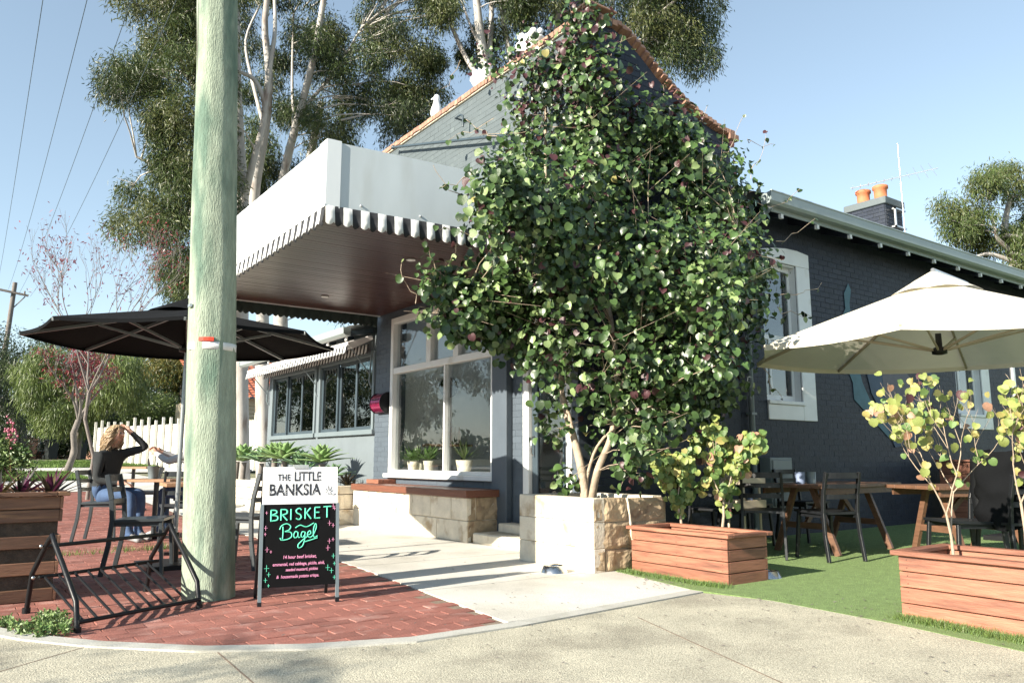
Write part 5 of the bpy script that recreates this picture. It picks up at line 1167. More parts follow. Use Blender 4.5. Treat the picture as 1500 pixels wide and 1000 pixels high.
# --- second gum (limbs seen above the awning)
b0 = gbase(388, 24.5)
g2 = thing('gum_tree', 'gum tree with two long white limbs rising behind the awning corner', 'tree', b0)
n2 = limb(g2, [b0, Pd(384, 560, 24.5), Pd(384, 440, 24.5), Pd(372, 300, 24.4), Pd(388, 190, 24.2), Pd(394, 110, 24), Pd(388, 30, 24), Pd(402, -60, 24)], (.24, .07), 'trunk', n=12)
n2 += limb(g2, [Pd(384, 440, 24.5), Pd(400, 340, 24.5), Pd(418, 245, 24.4), Pd(440, 160, 24.2), Pd(458, 90, 24), Pd(474, 0, 24), Pd(480, -60, 24)], (.17, .07))
n2 += limb(g2, [Pd(440, 160, 24.2), Pd(470, 130, 24.6), Pd(500, 90, 25), Pd(530, 40, 25)], (.06, .03))
n2 += limb(g2, [Pd(388, 190, 24.2), Pd(370, 120, 25), Pd(360, 60, 25.4), Pd(380, 10, 25.6)], (.07, .03))
n2 += limb(g2, [Pd(418, 245, 24.4), Pd(430, 200, 25.5), Pd(428, 120, 26), Pd(430, 20, 26)], (.08, .03))
pB = [(345, -80), (700, -80), (650, 0), (676, 70), (672, 100), (640, 125), (632, 170), (585, 190), (560, 215), (480, 205), (440, 175), (425, 130), (440, 60), (400, 20), (345, 20)]
cB, rB = clumpset(pB, 92, 25.5, 2.2, (.42, .72))
cB2, rB2 = clumpset([(345, 180), (380, 200), (430, 260), (470, 205), (520, 210), (430, 300), (345, 310)], 20, 26.5, 1.2, (.35, .6))
cB3, rB3 = clumpset([(345, 20), (430, 20), (430, 200), (345, 200)], 14, 27, .8, (.3, .5))
cB4, rB4 = clumpset([(565, 110), (630, 120), (640, 160), (600, 200), (560, 215)], 10, 26, 1., (.35, .6))
cB = np.concatenate([cB, cB2, cB3, cB4]); rB = np.concatenate([rB, rB2, rB3, rB4])
twigs(g2, [tuple(a) for a in n2], cB, K['bark'], .04, 90)
gum_foliage(cB, rB, 62, 'foliage', GM, g2, weights=[.35, .2, .45], W=.028, L=(.11, .2))
for k, (px_, d, lab) in enumerate([(411, 27, 'slender pale gum trunk furthest right of the three beside the wing roof')]):
    b = gbase(px_, d); t = thing('gum_tree', lab, 'tree', b); q = limb(t, [b, Pd(px_, 500, d), Pd(px_+2, 420, d), Pd(px_+22, 330, d), Pd(px_+60, 150, d)], (.30, .12), 'trunk', n=10)
    c, r = clumpset([(440, 440), (530, 430), (560, 470), (480, 480), (440, 470)], 9, d, .6, (.3, .5)); twigs(t, [tuple(a) for a in q], c, K['bark'], .03); gum_foliage(c, r, 30, 'foliage', GM, t)
# --- gum behind the parapet
b0 = (float(P(700, 660, 24)[0]), float(P(700, 660, 24)[1]), 0.3)
g3 = thing('gum_tree', 'gum tree with many bare pale limbs rising behind the parapet', 'tree', b0)
n3 = limb(g3, [b0, Pd(705, 400, 24), Pd(712, 250, 24), Pd(712, 130, 24), Pd(702, 40, 24), Pd(692, -60, 24)], (.34, .08), 'trunk', n=12)
for pts, r in [([(712, 130), (680, 80), (655, 20), (640, -40)], (.09, .04)), ([(712, 180), (716, 90), (720, 20), (718, -50)], (.11, .06)), ([(712, 250), (750, 120), (742, 60), (732, 0), (720, -50)], (.11, .05)), ([(705, 70), (690, 40), (672, -10)], (.05, .03)),
    ([(712, 300), (790, 160), (812, 70), (818, 0), (815, -60)], (.13, .06)), ([(790, 160), (870, 60), (893, 30), (905, -50)], (.09, .05)), ([(870, 60), (925, 40), (945, 0), (965, -60)], (.09, .05)), ([(925, 40), (960, 25), (1010, -20), (1030, -60)], (.07, .04)), ([(930, 60), (975, 50), (1010, 20)], (.05, .02))]:
    n3 += limb(g3, [Pd(x, y, 24+.3*i) for i, (x, y) in enumerate(pts)], r)
c3a, r3a = clumpset([(905, -80), (1075, -80), (1050, 5), (1035, 40), (1030, 100), (1000, 118), (975, 90), (955, 55), (915, 20)], 60, 24.6, 1.6, (.4, .7))
c3b, r3b = clumpset([(700, -80), (910, -80), (900, 30), (860, 20), (800, 15), (760, 40), (735, 20)], 42, 25, 1.6, (.4, .7))
c3c, r3c = clumpset([(740, 30), (860, 20), (850, 60), (740, 85), (700, 90), (695, 50)], 12, 25.5, 1., (.3, .5)); c3d, r3d = clumpset([(640, 75), (700, 70), (700, 120), (600, 150), (585, 190), (560, 180)], 5, 25.5, 1., (.22, .35))
c3 = np.concatenate([c3a, c3b, c3c, c3d]); r3 = np.concatenate([r3a, r3b, r3c, r3d])
twigs(g3, [tuple(a) for a in n3], c3, K['bark'], .035, 90); gum_foliage(c3, r3, 56, 'foliage', GM, g3, weights=[.35, .2, .45], W=.028, L=(.11, .2))
# --- gum at the right
b0 = (float(P(1490, 660, 30)[0]), float(P(1490, 660, 30)[1]), .0)
g4 = thing('gum_tree', 'sunlit gum tree with pale branching trunk at the right edge beyond the roof', 'tree', b0)
n4 = limb(g4, [b0, Pd(1492, 500, 30), Pd(1490, 400, 30), Pd(1478, 365, 30), Pd(1472, 330, 30), Pd(1480, 290, 30)], (.3, .08), 'trunk', n=10)
for pts, r in [([(1478, 365), (1462, 350), (1458, 335)], (.1, .05)), ([(1472, 345), (1495, 345), (1510, 335)], (.09, .05)), ([(1488, 385), (1450, 372), (1425, 378)], (.1, .04)), ([(1488, 390), (1440, 395), (1410, 400)], (.08, .03)), ([(1480, 370), (1500, 372), (1520, 360)], (.08, .04))]:
    n4 += limb(g4, [Pd(x, y, 29.6-.2*i) for i, (x, y) in enumerate(pts)], r)
c4, r4 = clumpset([(1378, 295), (1400, 305), (1418, 300), (1432, 258), (1470, 248), (1500, 255), (1600, 250), (1600, 430), (1450, 395), (1405, 372), (1392, 330)], 78, 30.8, 1.8, (.4, .75))
twigs(g4, [tuple(a) for a in n4], c4, K['bark'], .035, 70); gum_foliage(c4, r4, 44, 'foliage', [K['gum1'], K['gum2'], K['weep2']], g4, W=.035, L=(.13, .24))
# --- trees along the far street
def broad(name, label, base, poly, n, d, dd, mats, per=26, r=(.6, 1.1), L=(.14, .26), W=.05, droop=.8, wts=None, tr=.25, bark=None, sr=.22):
    b = (float(base[0]), float(base[1]), gz(base[1])); t = thing(name, label, 'tree', b)
    c, rr = clumpset(poly, n, d, dd, r); top = c.mean(0)
    q = limb(t, [b, (b[0]+.1, b[1], b[2]+(top[2]-b[2])*.5), tuple(top)], (tr, tr*.35), 'trunk', bark or K['twig'])
    twigs(t, [tuple(a) for a in q[2:]], c, bark or K['twig'], .05, 40); gum_foliage(c, rr, per, 'foliage', mats, t, L=L, W=W, droop=droop, weights=wts, sr=sr); return t
broad('weeping_tree', 'light green weeping peppermint tree left of the seated woman', P(110, 660, 38), [(35, 540), (60, 522), (150, 515), (215, 530), (225, 560), (190, 580), (150, 600), (140, 625), (60, 622), (40, 590)], 60, 37, 2., [K['weep'], K['weep2']], 30, (.5, .9), (.2, .38), .04, 1.6, [.65, .35])
broad('dark_tree', 'dark dense tree at the far left edge of the street', P(18, 668, 42), [(-120, 495), (0, 492), (60, 500), (112, 492), (120, 515), (60, 530), (35, 560), (30, 600), (60, 640), (-20, 650), (-120, 640)], 75, 42, 3, [K['dark'], K['gum1']], 24, (.7, 1.2), wts=[.8, .2], tr=.5)
broad('dark_tree', 'very dark tree behind the white fence left of the umbrella pole', P(215, 655, 50), [(150, 535), (200, 522), (290, 515), (350, 515), (350, 610), (240, 615), (215, 585), (190, 610), (150, 640), (110, 640)], 90, 51, 3, [K['dark'], K['gum3']], 24, (.9, 1.4), (.2, .34), .07, wts=[.75, .25], tr=.4)
broad('yellow_acacia', 'yellowish acacia behind the white fence beside the umbrella pole', P(262, 655, 47), [(215, 525), (262, 518), (300, 520), (300, 570), (262, 568), (225, 555)], 22, 47, 1.2, [K['yellowish'], K['gum1']], 26, (.7, 1.), (.18, .3), .06, wts=[.7, .3], tr=.2)
broad('round_shrub', 'light green rounded shrub showing above the white fence', P(220, 660, 45.5), [(185, 600), (200, 585), (235, 583), (252, 595), (255, 625), (182, 628)], 20, 45.5, 1., [K['weep2'], K['weep']], 34, (.55, .85), (.14, .22), .07, .2, [.6, .4], tr=.15)
broad('low_shrub', 'dark low shrubs in front of the picket fence', P(105, 668, 47), [(60, 645), (145, 642), (150, 662), (60, 665)], 16, 46, .8, [K['dark'], K['gum1']], 26, (.4, .6), (.12, .2), .06, .3, [.7, .3], tr=.1)
broad('bright_shrub', 'yellow green shrub behind the picket fence', P(80, 655, 54), [(45, 608), (130, 605), (135, 632), (45, 636)], 20, 54, 1.2, [K['weep'], K['yel4']], 28, (.6, .9), (.14, .22), .08, .2, [.6, .4], tr=.12)
broad('bank_tree', 'far dark tree mass closing the end of the street', P(330, 650, 62), [(-200, 560), (0, 540), (200, 545), (420, 560), (520, 570), (520, 672), (-200, 672)], 130, 64, 3, [K['dark'], K['gum1']], 18, (1.4, 2.2), (.3, .5), .14, wts=[.7, .3], tr=.4, sr=.4)
broad('bank_tree', 'olive tree beside the cream house behind the gum trunks', P(420, 640, 45), [(345, 600), (400, 590), (440, 600), (440, 650), (345, 655)], 14, 30, .6, [K['gum1'], K['weep2']], 20, (.25, .4), (.08, .14), .04, wts=[.6, .4], tr=.1)
# --- bare branching street trees with red leaf remnants
def branchy(mb, p, d, L, r, depth, tips, spread=.55, nodes=None, up=.15):
    q = [p]; cur = Vector(p); dd_ = Vector(d)
    for k in range(3):
        dd_ = (dd_+Vector((rnd.uniform(-1, 1), rnd.uniform(-1, 1), rnd.uniform(-.5, 1)))*.16+Vector((0, 0, up*.3))).normalized(); cur = cur+dd_*L/3; q.append(cur.copy())
    mb.tube(q, [r, r*.88, r*.78, r*.68], 6 if depth > 2 else 4, cap=False)
    if depth == 0: tips.append((cur.copy(), dd_.copy())); return
    nb = 2 if rnd.random() < .6 else 3
    for k in range(nb):
        s = Vector((rnd.uniform(-1, 1), rnd.uniform(-1, 1), rnd.uniform(-.4, .6))).normalized(); e = (dd_+s*spread+Vector((0, 0, up))).normalized()
        src = q[-1] if k < 2 else q[-2]
        branchy(mb, src, e, L*rnd.uniform(.66, .86), r*.66, depth-1, tips, spread, nodes, up)
    if depth <= 3: tips.append((q[1], dd_.copy()))
def redtree(label, base, top, h0, L, depth, mats, wts, nl, seed, r=.07, spread=.5, lw=(.07, .12)):
    rnd.seed(seed); b = Vector((float(base[0]), float(base[1]), gz(base[1]))); t = thing('street_tree', label, 'tree', tuple(b)); tips = []
    tp = Vector(top); part('trunk', MB().tube([b, b.lerp(tp, .4)+Vector((.1, 0, 0)), b.lerp(tp, .75)+Vector((-.06, 0, 0)), tp], [r*1.5, r*1.25, r*1.2, r*1.15], 10), K['twig'], t, world=True, fix=False)
    mb = MB()
    for k in range(4):
        a = k*1.6+rnd.uniform(0, .5); d = Vector((math.cos(a)*.5, math.sin(a)*.5, 1)).normalized(); branchy(mb, tp, d, L, r*.75, depth, tips, spread)
    o = part('branches', mb, K['twig'], t, world=True, fix=False)
    tips2 = [tips[i] for i in range(len(tips)) if rnd.random() < .55]
    c = np.repeat(np.array([list(p) for p, _ in tips2]), nl, 0)+nr.normal(0, .10, (len(tips2)*nl, 3)); tip = unit(nr.normal(size=c.shape)*.7+np.array([0, 0, -.5]))
    strap_leaves(c, tip, nr.uniform(lw[0], lw[1], len(c)), np.full(len(c), lw[0]*.35), 'foliage', mats, t, wts); return t
redtree('nearly bare street tree with sparse red leaves rising above the black umbrella', P(133, 665, 15.5), P(130, 575, 15.5), 0, 1.05, 5, [K['red'], K['rhoeo']], [.8, .2], 3, 21, .027, .50)
redtree('small crooked street tree with deep red leaves in front of the weeping tree', P(98, 680, 25), P(115, 615, 25), 0, .75, 4, [K['red'], K['rhoeo']], [.75, .25], 12, 5, .075, .62, (.10, .17))
rnd.seed(99)
# trees across the road behind the viewer: they show mirrored in the shop glass
for k, (x, y, s, lab) in enumerate([(-15, 33, 1.15, 'tall gum across the road, mirrored in the wing windows'), (-20, 44, 1.4, 'gum across the road further up, mirrored in the shop window'), (-13, 23.5, .9, 'smaller gum across the road opposite the cafe, mirrored in the shop window'), (-26, 30, 1.2, 'background gum across the road seen only in reflections'), (-9, 46, .85, 'low gum far up the far verge, mirrored in the left wing window'), (-8.5, 37, .75, 'low gum on the far verge, mirrored in the right wing window'), (-11, 58, 1., 'farthest gum up the road, mirrored in the wing windows')]):
    t = thing('roadside_gum', lab, 'tree', (x, y, 0)); z0 = 3.2*s
    q = limb(t, [(x, y, 0), (x+.3, y, z0*.6), (x, y+.2, z0*1.3), (x+.3, y, z0*2.1)], (.3*s, .1), 'trunk')
    c = np.array([(x+nr.normal(0, 1.7*s), y+nr.normal(0, 1.7*s), z0*1.1+nr.uniform(0, 4.2*s)) for _ in range(34)]); twigs(t, [tuple(a) for a in q], c, K['bark'], .04, 34)
    gum_foliage(c, nr.uniform(.6, 1., 34), 16, 'foliage', GM, t, L=(.2, .35), W=.07)
hg = thing('roadside_hedge', 'long dark hedge and low trees across the road behind the viewer', 'hedge', (-30, 30, 0))
c = np.array([(-32+nr.normal(0, 1), y, nr.uniform(0, 1.6+.8*math.sin(y*.7))) for y in np.linspace(-6, 90, 210)]); o = gum_foliage(c, nr.uniform(1., 1.8, 210), 10, 'foliage', [K['dark'], K['gum1']], hg, L=(.5, .8), W=.35, sr=.4)
# a bough outside the frame to the left: its shadow dapples the foreground concrete
t = thing('verge_tree', 'thin street tree on the verge left of the viewer, casting the foreground dapple', 'tree', (-7.2, 1.9, 0))
q = limb(t, [(-7.2, 1.9, 0), (-7.1, 2.0, 1.2), (-6.9, 2.2, 2.4), (-6.6, 2.4, 3.6)], (.12, .05), 'trunk', K['twig'])
c = np.array([(-6.8+nr.normal(0, .5), 2.3+nr.normal(0, .75), nr.uniform(2.5, 4.0)) for _ in range(26)]); twigs(t, [tuple(a) for a in q], c, K['twig'], .035, 26); gum_foliage(c, nr.uniform(.25, .5, 26), 8, 'foliage', GM, t, sprig=9)

# ================================================================ HEART-LEAVED TREE AND SHRUBS
def heart_mesh(name, m_, curl=.18, n=7):
    # outline of a rounded heart with a pointed tip; stem at the origin, tip along +Y; cupped, with a folded midrib
    prof = [(0, .0), (.20, -.08), (.42, .02), (.53, .28), (.50, .54), (.36, .78), (.14, .94), (0, 1.02)]
    mb = MB(); R = [(x, y) for x, y in prof]; vs = []; fs = []
    mid = [(0, -.02), (0, .30), (0, .62), (0, 1.08)]
    for x, y in R: vs.append((x, y, curl*(abs(x)*.9)-curl*.9*(y-.4)**2))
    for x, y in R[1:-1]: vs.append((-x, y, curl*(abs(x)*.9)-curl*.9*(y-.4)**2))
    vs += [(0, .30, -.02), (0, .62, -.02)]
    nR = len(R); a, b = nR+nR-2, nR+nR-1
    fs = [(0, 1, a), (1, 2, a), (2, 3, a), (3, 4, b, a), (4, 5, b), (5, 6, b), (6, 7, b)]
    l = lambda i: nR+i-1
    fs += [(0, a, l(1)), (l(1), a, l(2)), (l(2), a, l(3)), (l(3), a, b, l(4)), (l(4), b, l(5)), (l(5), b, l(6)), (l(6), b, 7)]
    mb.add(vs, fs, 0, True); me = mb.mesh(name)
    for q in (m_ if isinstance(m_, list) else [m_]): me.materials.append(q)
    return me, np.array(vs), fs
_, HV, HF = heart_mesh('leaf_template', K['vine1'])
HT = []
for f in HF: HT += [f] if len(f) == 3 else [(f[0], f[1], f[2]), (f[0], f[2], f[3])]
HT = np.array(HT)
def frames(nrm, tip):
    nrm = unit(nrm); tip = unit(tip-nrm*(tip*nrm).sum(-1, keepdims=True)); side = np.cross(tip, nrm); return side, tip, nrm
def heart_leaves(pos, nrm, tip, size, mi, root, mats, nind, name='foliage'):
    s, t, n = frames(nrm, tip); N = len(pos)
    dist = np.linalg.norm(pos-np.array([0, 0, H]), axis=1)-size*8; order = np.argsort(dist)
    ind = order[:nind]; rest_ = order[nind:]
    mes = [heart_mesh('leaf', m_)[0] for m_ in mats]
    off = np.array(ROOTLOC.get(root.name, (0, 0, 0)))
    for i in ind:
        M_ = Matrix([[*(s[i][k], t[i][k], n[i][k]), 0] for k in range(3)]+[[0, 0, 0, 1]])
        o = bpy.data.objects.new('leaf', mes[mi[i]]); sc.collection.objects.link(o); o.parent = root
        o.matrix_local = Matrix.Translation(pos[i]-off) @ M_ @ Matrix.Diagonal((size[i], size[i], size[i]*nr.uniform(.5, 3.2), 1))
    if len(rest_):
        q = rest_; V = (HV[None, :, 0, None]*s[q][:, None]+HV[None, :, 1, None]*t[q][:, None]+HV[None, :, 2, None]*nr.uniform(.4, 3.2, (len(q), 1, 1))*n[q][:, None])*size[q][:, None, None]+pos[q][:, None]
        F = (HT[None]+np.arange(len(q))[:, None, None]*len(HV)).reshape(-1, 3)
        o = fastmesh(name, V.reshape(-1, 3), F, mats, root, np.repeat(mi[q], len(HT)), True); o['kind'] = 'stuff'
VINE = [K['vine1'], K['vine2'], K['vine3'], K['vine4'], K['yel2']]
vb = PX(858, 728, 4.98); vt = thing('heart_leaved_tree', 'large dark green heart-leaved tree climbing the shop corner from the limestone planter', 'tree', (float(vb[0]), float(vb[1]), .53))
vn = []
vm_ = K['palebark']; X0 = 4.95
vn += limb(vt, [tuple(vb[:2])+(.5,), PX(852, 690, X0), PX(840, 640, X0), PX(828, 600, X0), PX(822, 560, X0+.1), PX(826, 500, X0+.1), PX(815, 400, 5.0), PX(800, 280, 5.1), PX(800, 120, 5.25)], (.045, .014), 'trunk', vm_, 10)
vn += limb(vt, [tuple(vb[:2]+(.03, -.03))+(.5,), PX(875, 690, X0), PX(895, 640, X0+.1), PX(905, 580, X0+.2), PX(925, 530, 5.2), PX(940, 440, 5.4), PX(950, 330, 5.5)], (.038, .014), 'trunk', vm_, 10)
vn += limb(vt, [PX(905, 580, X0+.2), PX(900, 500, 5.2), PX(880, 380, 5.3), PX(870, 250, 5.3), PX(855, 100, 5.35)], (.03, .01), 'limb', vm_)
vn += limb(vt, [PX(925, 530, 5.2), PX(985, 470, 5.7), PX(1040, 400, 6.2), PX(1080, 330, 6.6)], (.025, .01), 'limb', vm_)
vn += limb(vt, [PX(845, 655, X0), PX(818, 560, X0-.1), PX(770, 480, X0-.2), PY(700, 450, 6.15), PY(640, 440, 6.15)], (.022, .008), 'limb', vm_)
vn += limb(vt, [PX(858, 728, X0), PX(862, 690, X0+.05), PX(885, 640, X0+.1), PX(960, 590, 5.3)], (.02, .01), 'limb', vm_)
reg = [  # polygon, clumps, placement, leaves per clump, clump radius
 ([(852, 8), (872, 30), (862, 120), (858, 250), (740, 255), (720, 180), (735, 120), (700, 95), (665, 85), (740, 62), (800, 55), (815, 20)], 52, ('X', 5.36, .05, .5), 16, .26),
 ([(665, 70), (760, 55), (760, 100), (665, 105), (650, 90)], 6, ('X', 5.36, .0, .2), 8, .2),
 ([(700, 250), (860, 245), (860, 395), (700, 390), (690, 330), (680, 270)], 48, ('Y', 6.05, .15, 1.0), 22, .26),
 ([(602, 430), (625, 400), (660, 385), (720, 385), (760, 400), (760, 500), (720, 510), (690, 470), (650, 478), (612, 455)], 40, ('Y', 6.38, .0, .55), 20, .2),
 ([(740, 395), (870, 390), (865, 500), (800, 545), (740, 520)], 50, ('X', 5.3, .1, 1.0), 20, .26),
 ([(865, 95), (905, 95), (935, 160), (985, 165), (1010, 200), (1010, 330), (865, 330)], 62, ('Y', 6.05, .06, .8), 20, .27),
 ([(1000, 200), (1060, 215), (1090, 240), (1115, 300), (1130, 340), (1010, 340)], 34, ('Y', 6.05, .06, .9), 20, .27),
 ([(865, 330), (1130, 340), (1150, 400), (1140, 470), (860, 470)], 78, ('Y', 6.0, .1, 1.2), 20, .28),
 ([(860, 470), (1140, 470), (1125, 545), (1080, 560), (1020, 560), (935, 600), (860, 560)], 46, ('Y', 6.0, .1, 1.1), 15, .28),
 ([(785, 590), (830, 570), (930, 585), (990, 620), (960, 670), (930, 700), (800, 712), (788, 650)], 17, ('X', 5.2, .0, .55), 11, .16),
 ([(905, 330), (1075, 340), (1080, 440), (1060, 540), (1000, 585), (915, 600), (890, 480)], 72, ('X', 5.95, .0, .8), 19, .24),
 ([(895, 540), (1050, 540), (1020, 600), (960, 655), (900, 640)], 14, ('X', 5.9, .0, .7), 12, .2),
 ([(960, 560), (1090, 540), (1070, 590), (985, 620)], 22, ('Y', 5.6, .0, .5), 12, .2)]
pos, nrm, tip = [], [], []
allc = []
for poly, nC, (ax, pl_, j0, j1), per, rad in reg:
    for x, y in sample_poly(poly, nC):
        if x < 860 and pl_ != 6.38 and y < 390: x = 860-(860-x)*.84
        if x > 1000: x = 1000+(x-1000)*.80
        j = rnd.uniform(j0, j1); c = PX(x, y, pl_-j) if ax == 'X' else PY(x, y, pl_-j)
        if (x-890)**2/38**2+(y-480)**2/85**2 < 1 and rnd.random() < .8: continue
        if ax == 'Y' and x < 865 and pl_ < 6.3 and c[0] > 5.4: c = PX(x, y, 5.4-j*.4)
        allc.append(c); o_n = np.array([-.75, -.45, .25]) if ax == 'X' else np.array([-.45, -.8, .25])
        n = max(3, int(per*2.35*rnd.uniform(.35, 1.65))); d = unit(nr.normal(size=(n, 3))); p = c+d*rad*nr.uniform(.3, 1.15, (n, 1))*np.array([1, 1, 1.15])
        k = (p[:, 1] > 6.3) & (p[:, 2] > 2.95) & (p[:, 2] < 3.95) & (p[:, 0] > 2.6); p[k, 1] = nr.uniform(5.9, 6.28, k.sum()); p[:, 0] = np.where((p[:, 1] > 6.2) & (p[:, 2] < 5.9), np.minimum(p[:, 0], 5.44), p[:, 0]); p[:, 1] = np.where((p[:, 0] > 5.5) & (p[:, 2] < 5.2), np.minimum(p[:, 1], 6.12), p[:, 1])
        k = (p[:, 2] > 3.12) & (p[:, 2] < 3.95) & (p[:, 0] > 2.6) & (p[:, 1] > 6.22); p[k, 1] = nr.uniform(5.9, 6.18, k.sum())
        pos.append(p); nrm.append(unit(d*.8+o_n*np.array([1, 1, 2.2])+nr.normal(0, .6, (n, 3)))); tip.append(nr.normal(0, .45, (n, 3))+np.array([-.15, -.15, -1.]))
# long wispy shoots sticking out of the crown
for (x, y, ax, pl_, dx, dy, L) in [(690, 300, 'Y', 5.6, -60, -60, 1), (700, 250, 'Y', 5.6, -50, 20, 1), (720, 170, 'X', 5.2, -60, 30, 1), (735, 200, 'X', 5.2, -55, -30, 1), (870, 100, 'Y', 5.95, 30, -20, 1), (1060, 225, 'Y', 5.6, 30, -60, 1), (1100, 260, 'Y', 5.6, 25, -70, 1), (1110, 300, 'Y', 5.6, 60, -20, 1), (1135, 350, 'Y', 5.4, 60, -30, 1), (1140, 430, 'Y', 5.2, 65, -15, 1), (1140, 450, 'Y', 5.3, 50, 10, 1), (610, 440, 'Y', 6.2, -25, -60, 1), (640, 400, 'Y', 6.2, -20, -50, 1), (655, 395, 'Y', 6.2, 10, -40, 1), (950, 170, 'Y', 5.9, 25, -50, 1), (900, 110, 'Y', 5.9, 10, -60, 1), (670, 90, 'X', 5.3, -20, 40, 1), (930, 160, 'Y', 5.9, 60, 10, 1), (1000, 200, 'Y', 5.8, 40, -50, 1), (1120, 540, 'Y', 5.2, 30, 40, 1), (690, 340, 'Y', 5.6, -55, -15, 1), (1090, 200, 'Y', 5.8, 45, 10, 1)]:
    f_ = (lambda a, b: PX(a, b, pl_)) if ax == 'X' else (lambda a, b: PY(a, b, pl_)); pts = []
    for i in range(7): t_ = i/6; pts.append(f_(x+dx*t_+rnd.uniform(-5, 5), y+dy*t_+rnd.uniform(-5, 5)+8*math.sin(t_*3)))
    part('shoot', MB().tube(pts, [.005]*3+[.003]*4, 4), K['palebark'], vt, world=True, fix=False)
    for i in range(1, 7):
        if rnd.random() < .65:
            pos.append(np.array([pts[i]])); nrm.append(nr.normal(size=(1, 3))+np.array([[-.6, -.5, .3]])); tip.append(np.array([[rnd.uniform(-1, 1), rnd.uniform(-1, 1), -.8]]))
nw = len(pos)
pos = np.concatenate(pos); nrm = np.concatenate(nrm); tip = np.concatenate(tip); N = len(pos)
size = nr.uniform(.034, .084, N); size[-nw//30:] *= .6
hgt = pos[:, 2]; mi = nr.choice(5, N, p=[.40, .42, .045, .134, .001]); burg = (nr.uniform(size=N) < .22) & (hgt > 4.6); mi[burg] = 2
heart_leaves(pos, nrm, tip, size, mi, vt, VINE, 290)
twigs(vt, [tuple(a) for a in vn], [c for i, c in enumerate(allc) if i % 2 == 0 and min(np.linalg.norm(np.array(a)-c) for a in vn) < .85], K['palebark'], .010, 230)
# small autumn shrubs
YM = [K['yel1'], K['yel2'], K['yel3'], K['yel4'], K['vine3']]
def shrub(label, base, h, depth, L, r, wts, nleaf, lsize, seed, nst=1, spread=.6, lean=(0, 0), maxleaf=290, up=.15):
    rnd.seed(seed); b = Vector(base); t = thing('redbud_shrub', label, 'shrub', tuple(b)); tips = []; mb = MB()
    d0 = Vector((lean[0], lean[1], 1)).normalized(); tr = [b, b+d0*h*.5+Vector((.015, 0, 0)), b+d0*h]
    part('trunk', MB().tube(tr, [r*1.3, r*1.1, r], 8), K['palebark'], t, world=True, fix=False)
    for k in range(3):
        a = k*2.1+rnd.uniform(0, 1); branchy(mb, tr[-1] if k else tr[1], (d0*.9+Vector((math.cos(a), math.sin(a), .3))*.62).normalized(), L, r*.75, depth, tips, spread, up=up)
    part('branches', mb, K['palebark'], t, world=True, fix=False)
    p, n, ti = [], [], []
    for q, d in tips:
        for _ in range(nleaf if rnd.random() < (.8 if nleaf > 4 else .62) else 0):
            e = unit(nr.normal(size=3)); p.append(np.array(q)+e*rnd.uniform(.01, .085)); n.append(e*.8+np.array([-.9, -.45, .15])); ti.append(nr.normal(0, .5, 3)+np.array([0, 0, -1.]))
    k = min(len(p), maxleaf*3); p, n, ti = np.array(p)[:k], np.array(n)[:k], np.array(ti)[:k]
    s_ = nr.uniform(lsize*.6, lsize*1.15, k); heart_leaves(p, n, ti, s_, nr.choice(5, k, p=wts), t, YM, maxleaf); rnd.seed(seed+1); return t
def on(x, y, z): p = PG(x, y, z); return (float(p[0]), float(p[1]), z)
shrub('yellow-green redbud shrub, left of the two in the small timber planter', on(999, 776, .32),   .26, 3, .17, .010, [.42, .06, .03, .46, .03], 9, .068, 3, spread=.75, lean=(-.12, .1), maxleaf=290)
shrub('taller yellow-green redbud shrub, right of the two in the small timber planter', on(1058, 776, .32),   .26, 3, .25, .011, [.46, .06, .03, .43, .02], 9, .070, 8, spread=.62, lean=(.05, -.05), maxleaf=290)
shrub('sparse redbud shrub with yellow and pink leaves at the left end of the long planter', on(1397, 816, .34), .27, 4, .29, .008, [.46, .22, .10, .17, .05], 2, .055, 14, spread=.75, lean=(-.08, .05), maxleaf=290)
shrub('sparse redbud shrub with peach leaves at the right edge of the long planter', on(1506, 826, .34), .36, 4, .24, .008, [.44, .24, .14, .14, .04], 2, .055, 31, spread=.65, lean=(-.05, .0), maxleaf=290)
# ================================================================ AGAVES, BRONZE SUCCULENTS, PURPLE PLANTS
def agave(loc, R, nl, label, m_, seed, w=.085):
    rnd.seed(seed); t = thing('agave', label, 'plant', loc, 0, 'agaves in the limestone bed')
    sh_ = rnd.uniform(.22, .42) if R > .45 else .1; part('stem', MB().tube([(0, 0, -.05), (.02, 0, sh_+.03)], .05, 8), K['twig'], t)
    for k in range(nl):
        f = k/nl; a = k*2.39996; el = .15+1.15*f+rnd.uniform(-.1, .1); L = R*(1-.28*f)*rnd.uniform(.85, 1.1); mb = MB(); S = 7; vs = []
        for i in range(S+1):
            u = i/S; ww = w*R/.4*(math.sin(math.pi*min(1, .18+u*.9))**.8)*(1-u**5)+.001; rr_ = L*u*math.cos(el*(1+.15*u)); z = L*u*math.sin(el)*(1.05-.3*u*u)+.05+sh_
            cx, cy = math.cos(a), math.sin(a)
            for s, dz in ((-1, .30), (0, 0), (1, .30)): vs.append((rr_*cx-s*ww*cy*.5-cx*dz*ww*.3, rr_*cy+s*ww*cx*.5-cy*dz*ww*.3, z+dz*ww*.6))
        fs = [(3*i+j, 3*i+j+1, 3*i+4+j, 3*i+3+j) for i in range(S) for j in (0, 1)]
        mb.add(vs, fs, 0, True); o = part('leaf', mb, m_, t, fix=False); s = o.modifiers.new('thick', 'SOLIDIFY'); s.thickness = .006
    return t
pos_ag = [(356, 680, 4.85, .80), (382, 672, 5.0, .66), (415, 678, 4.85, .74), (440, 668, 5.1, .66), (470, 676, 4.9, .66), (490, 690, 4.80, .42), (400, 690, 4.75, .60), (452, 692, 4.78, .5), (345, 700, 4.75, .66)]
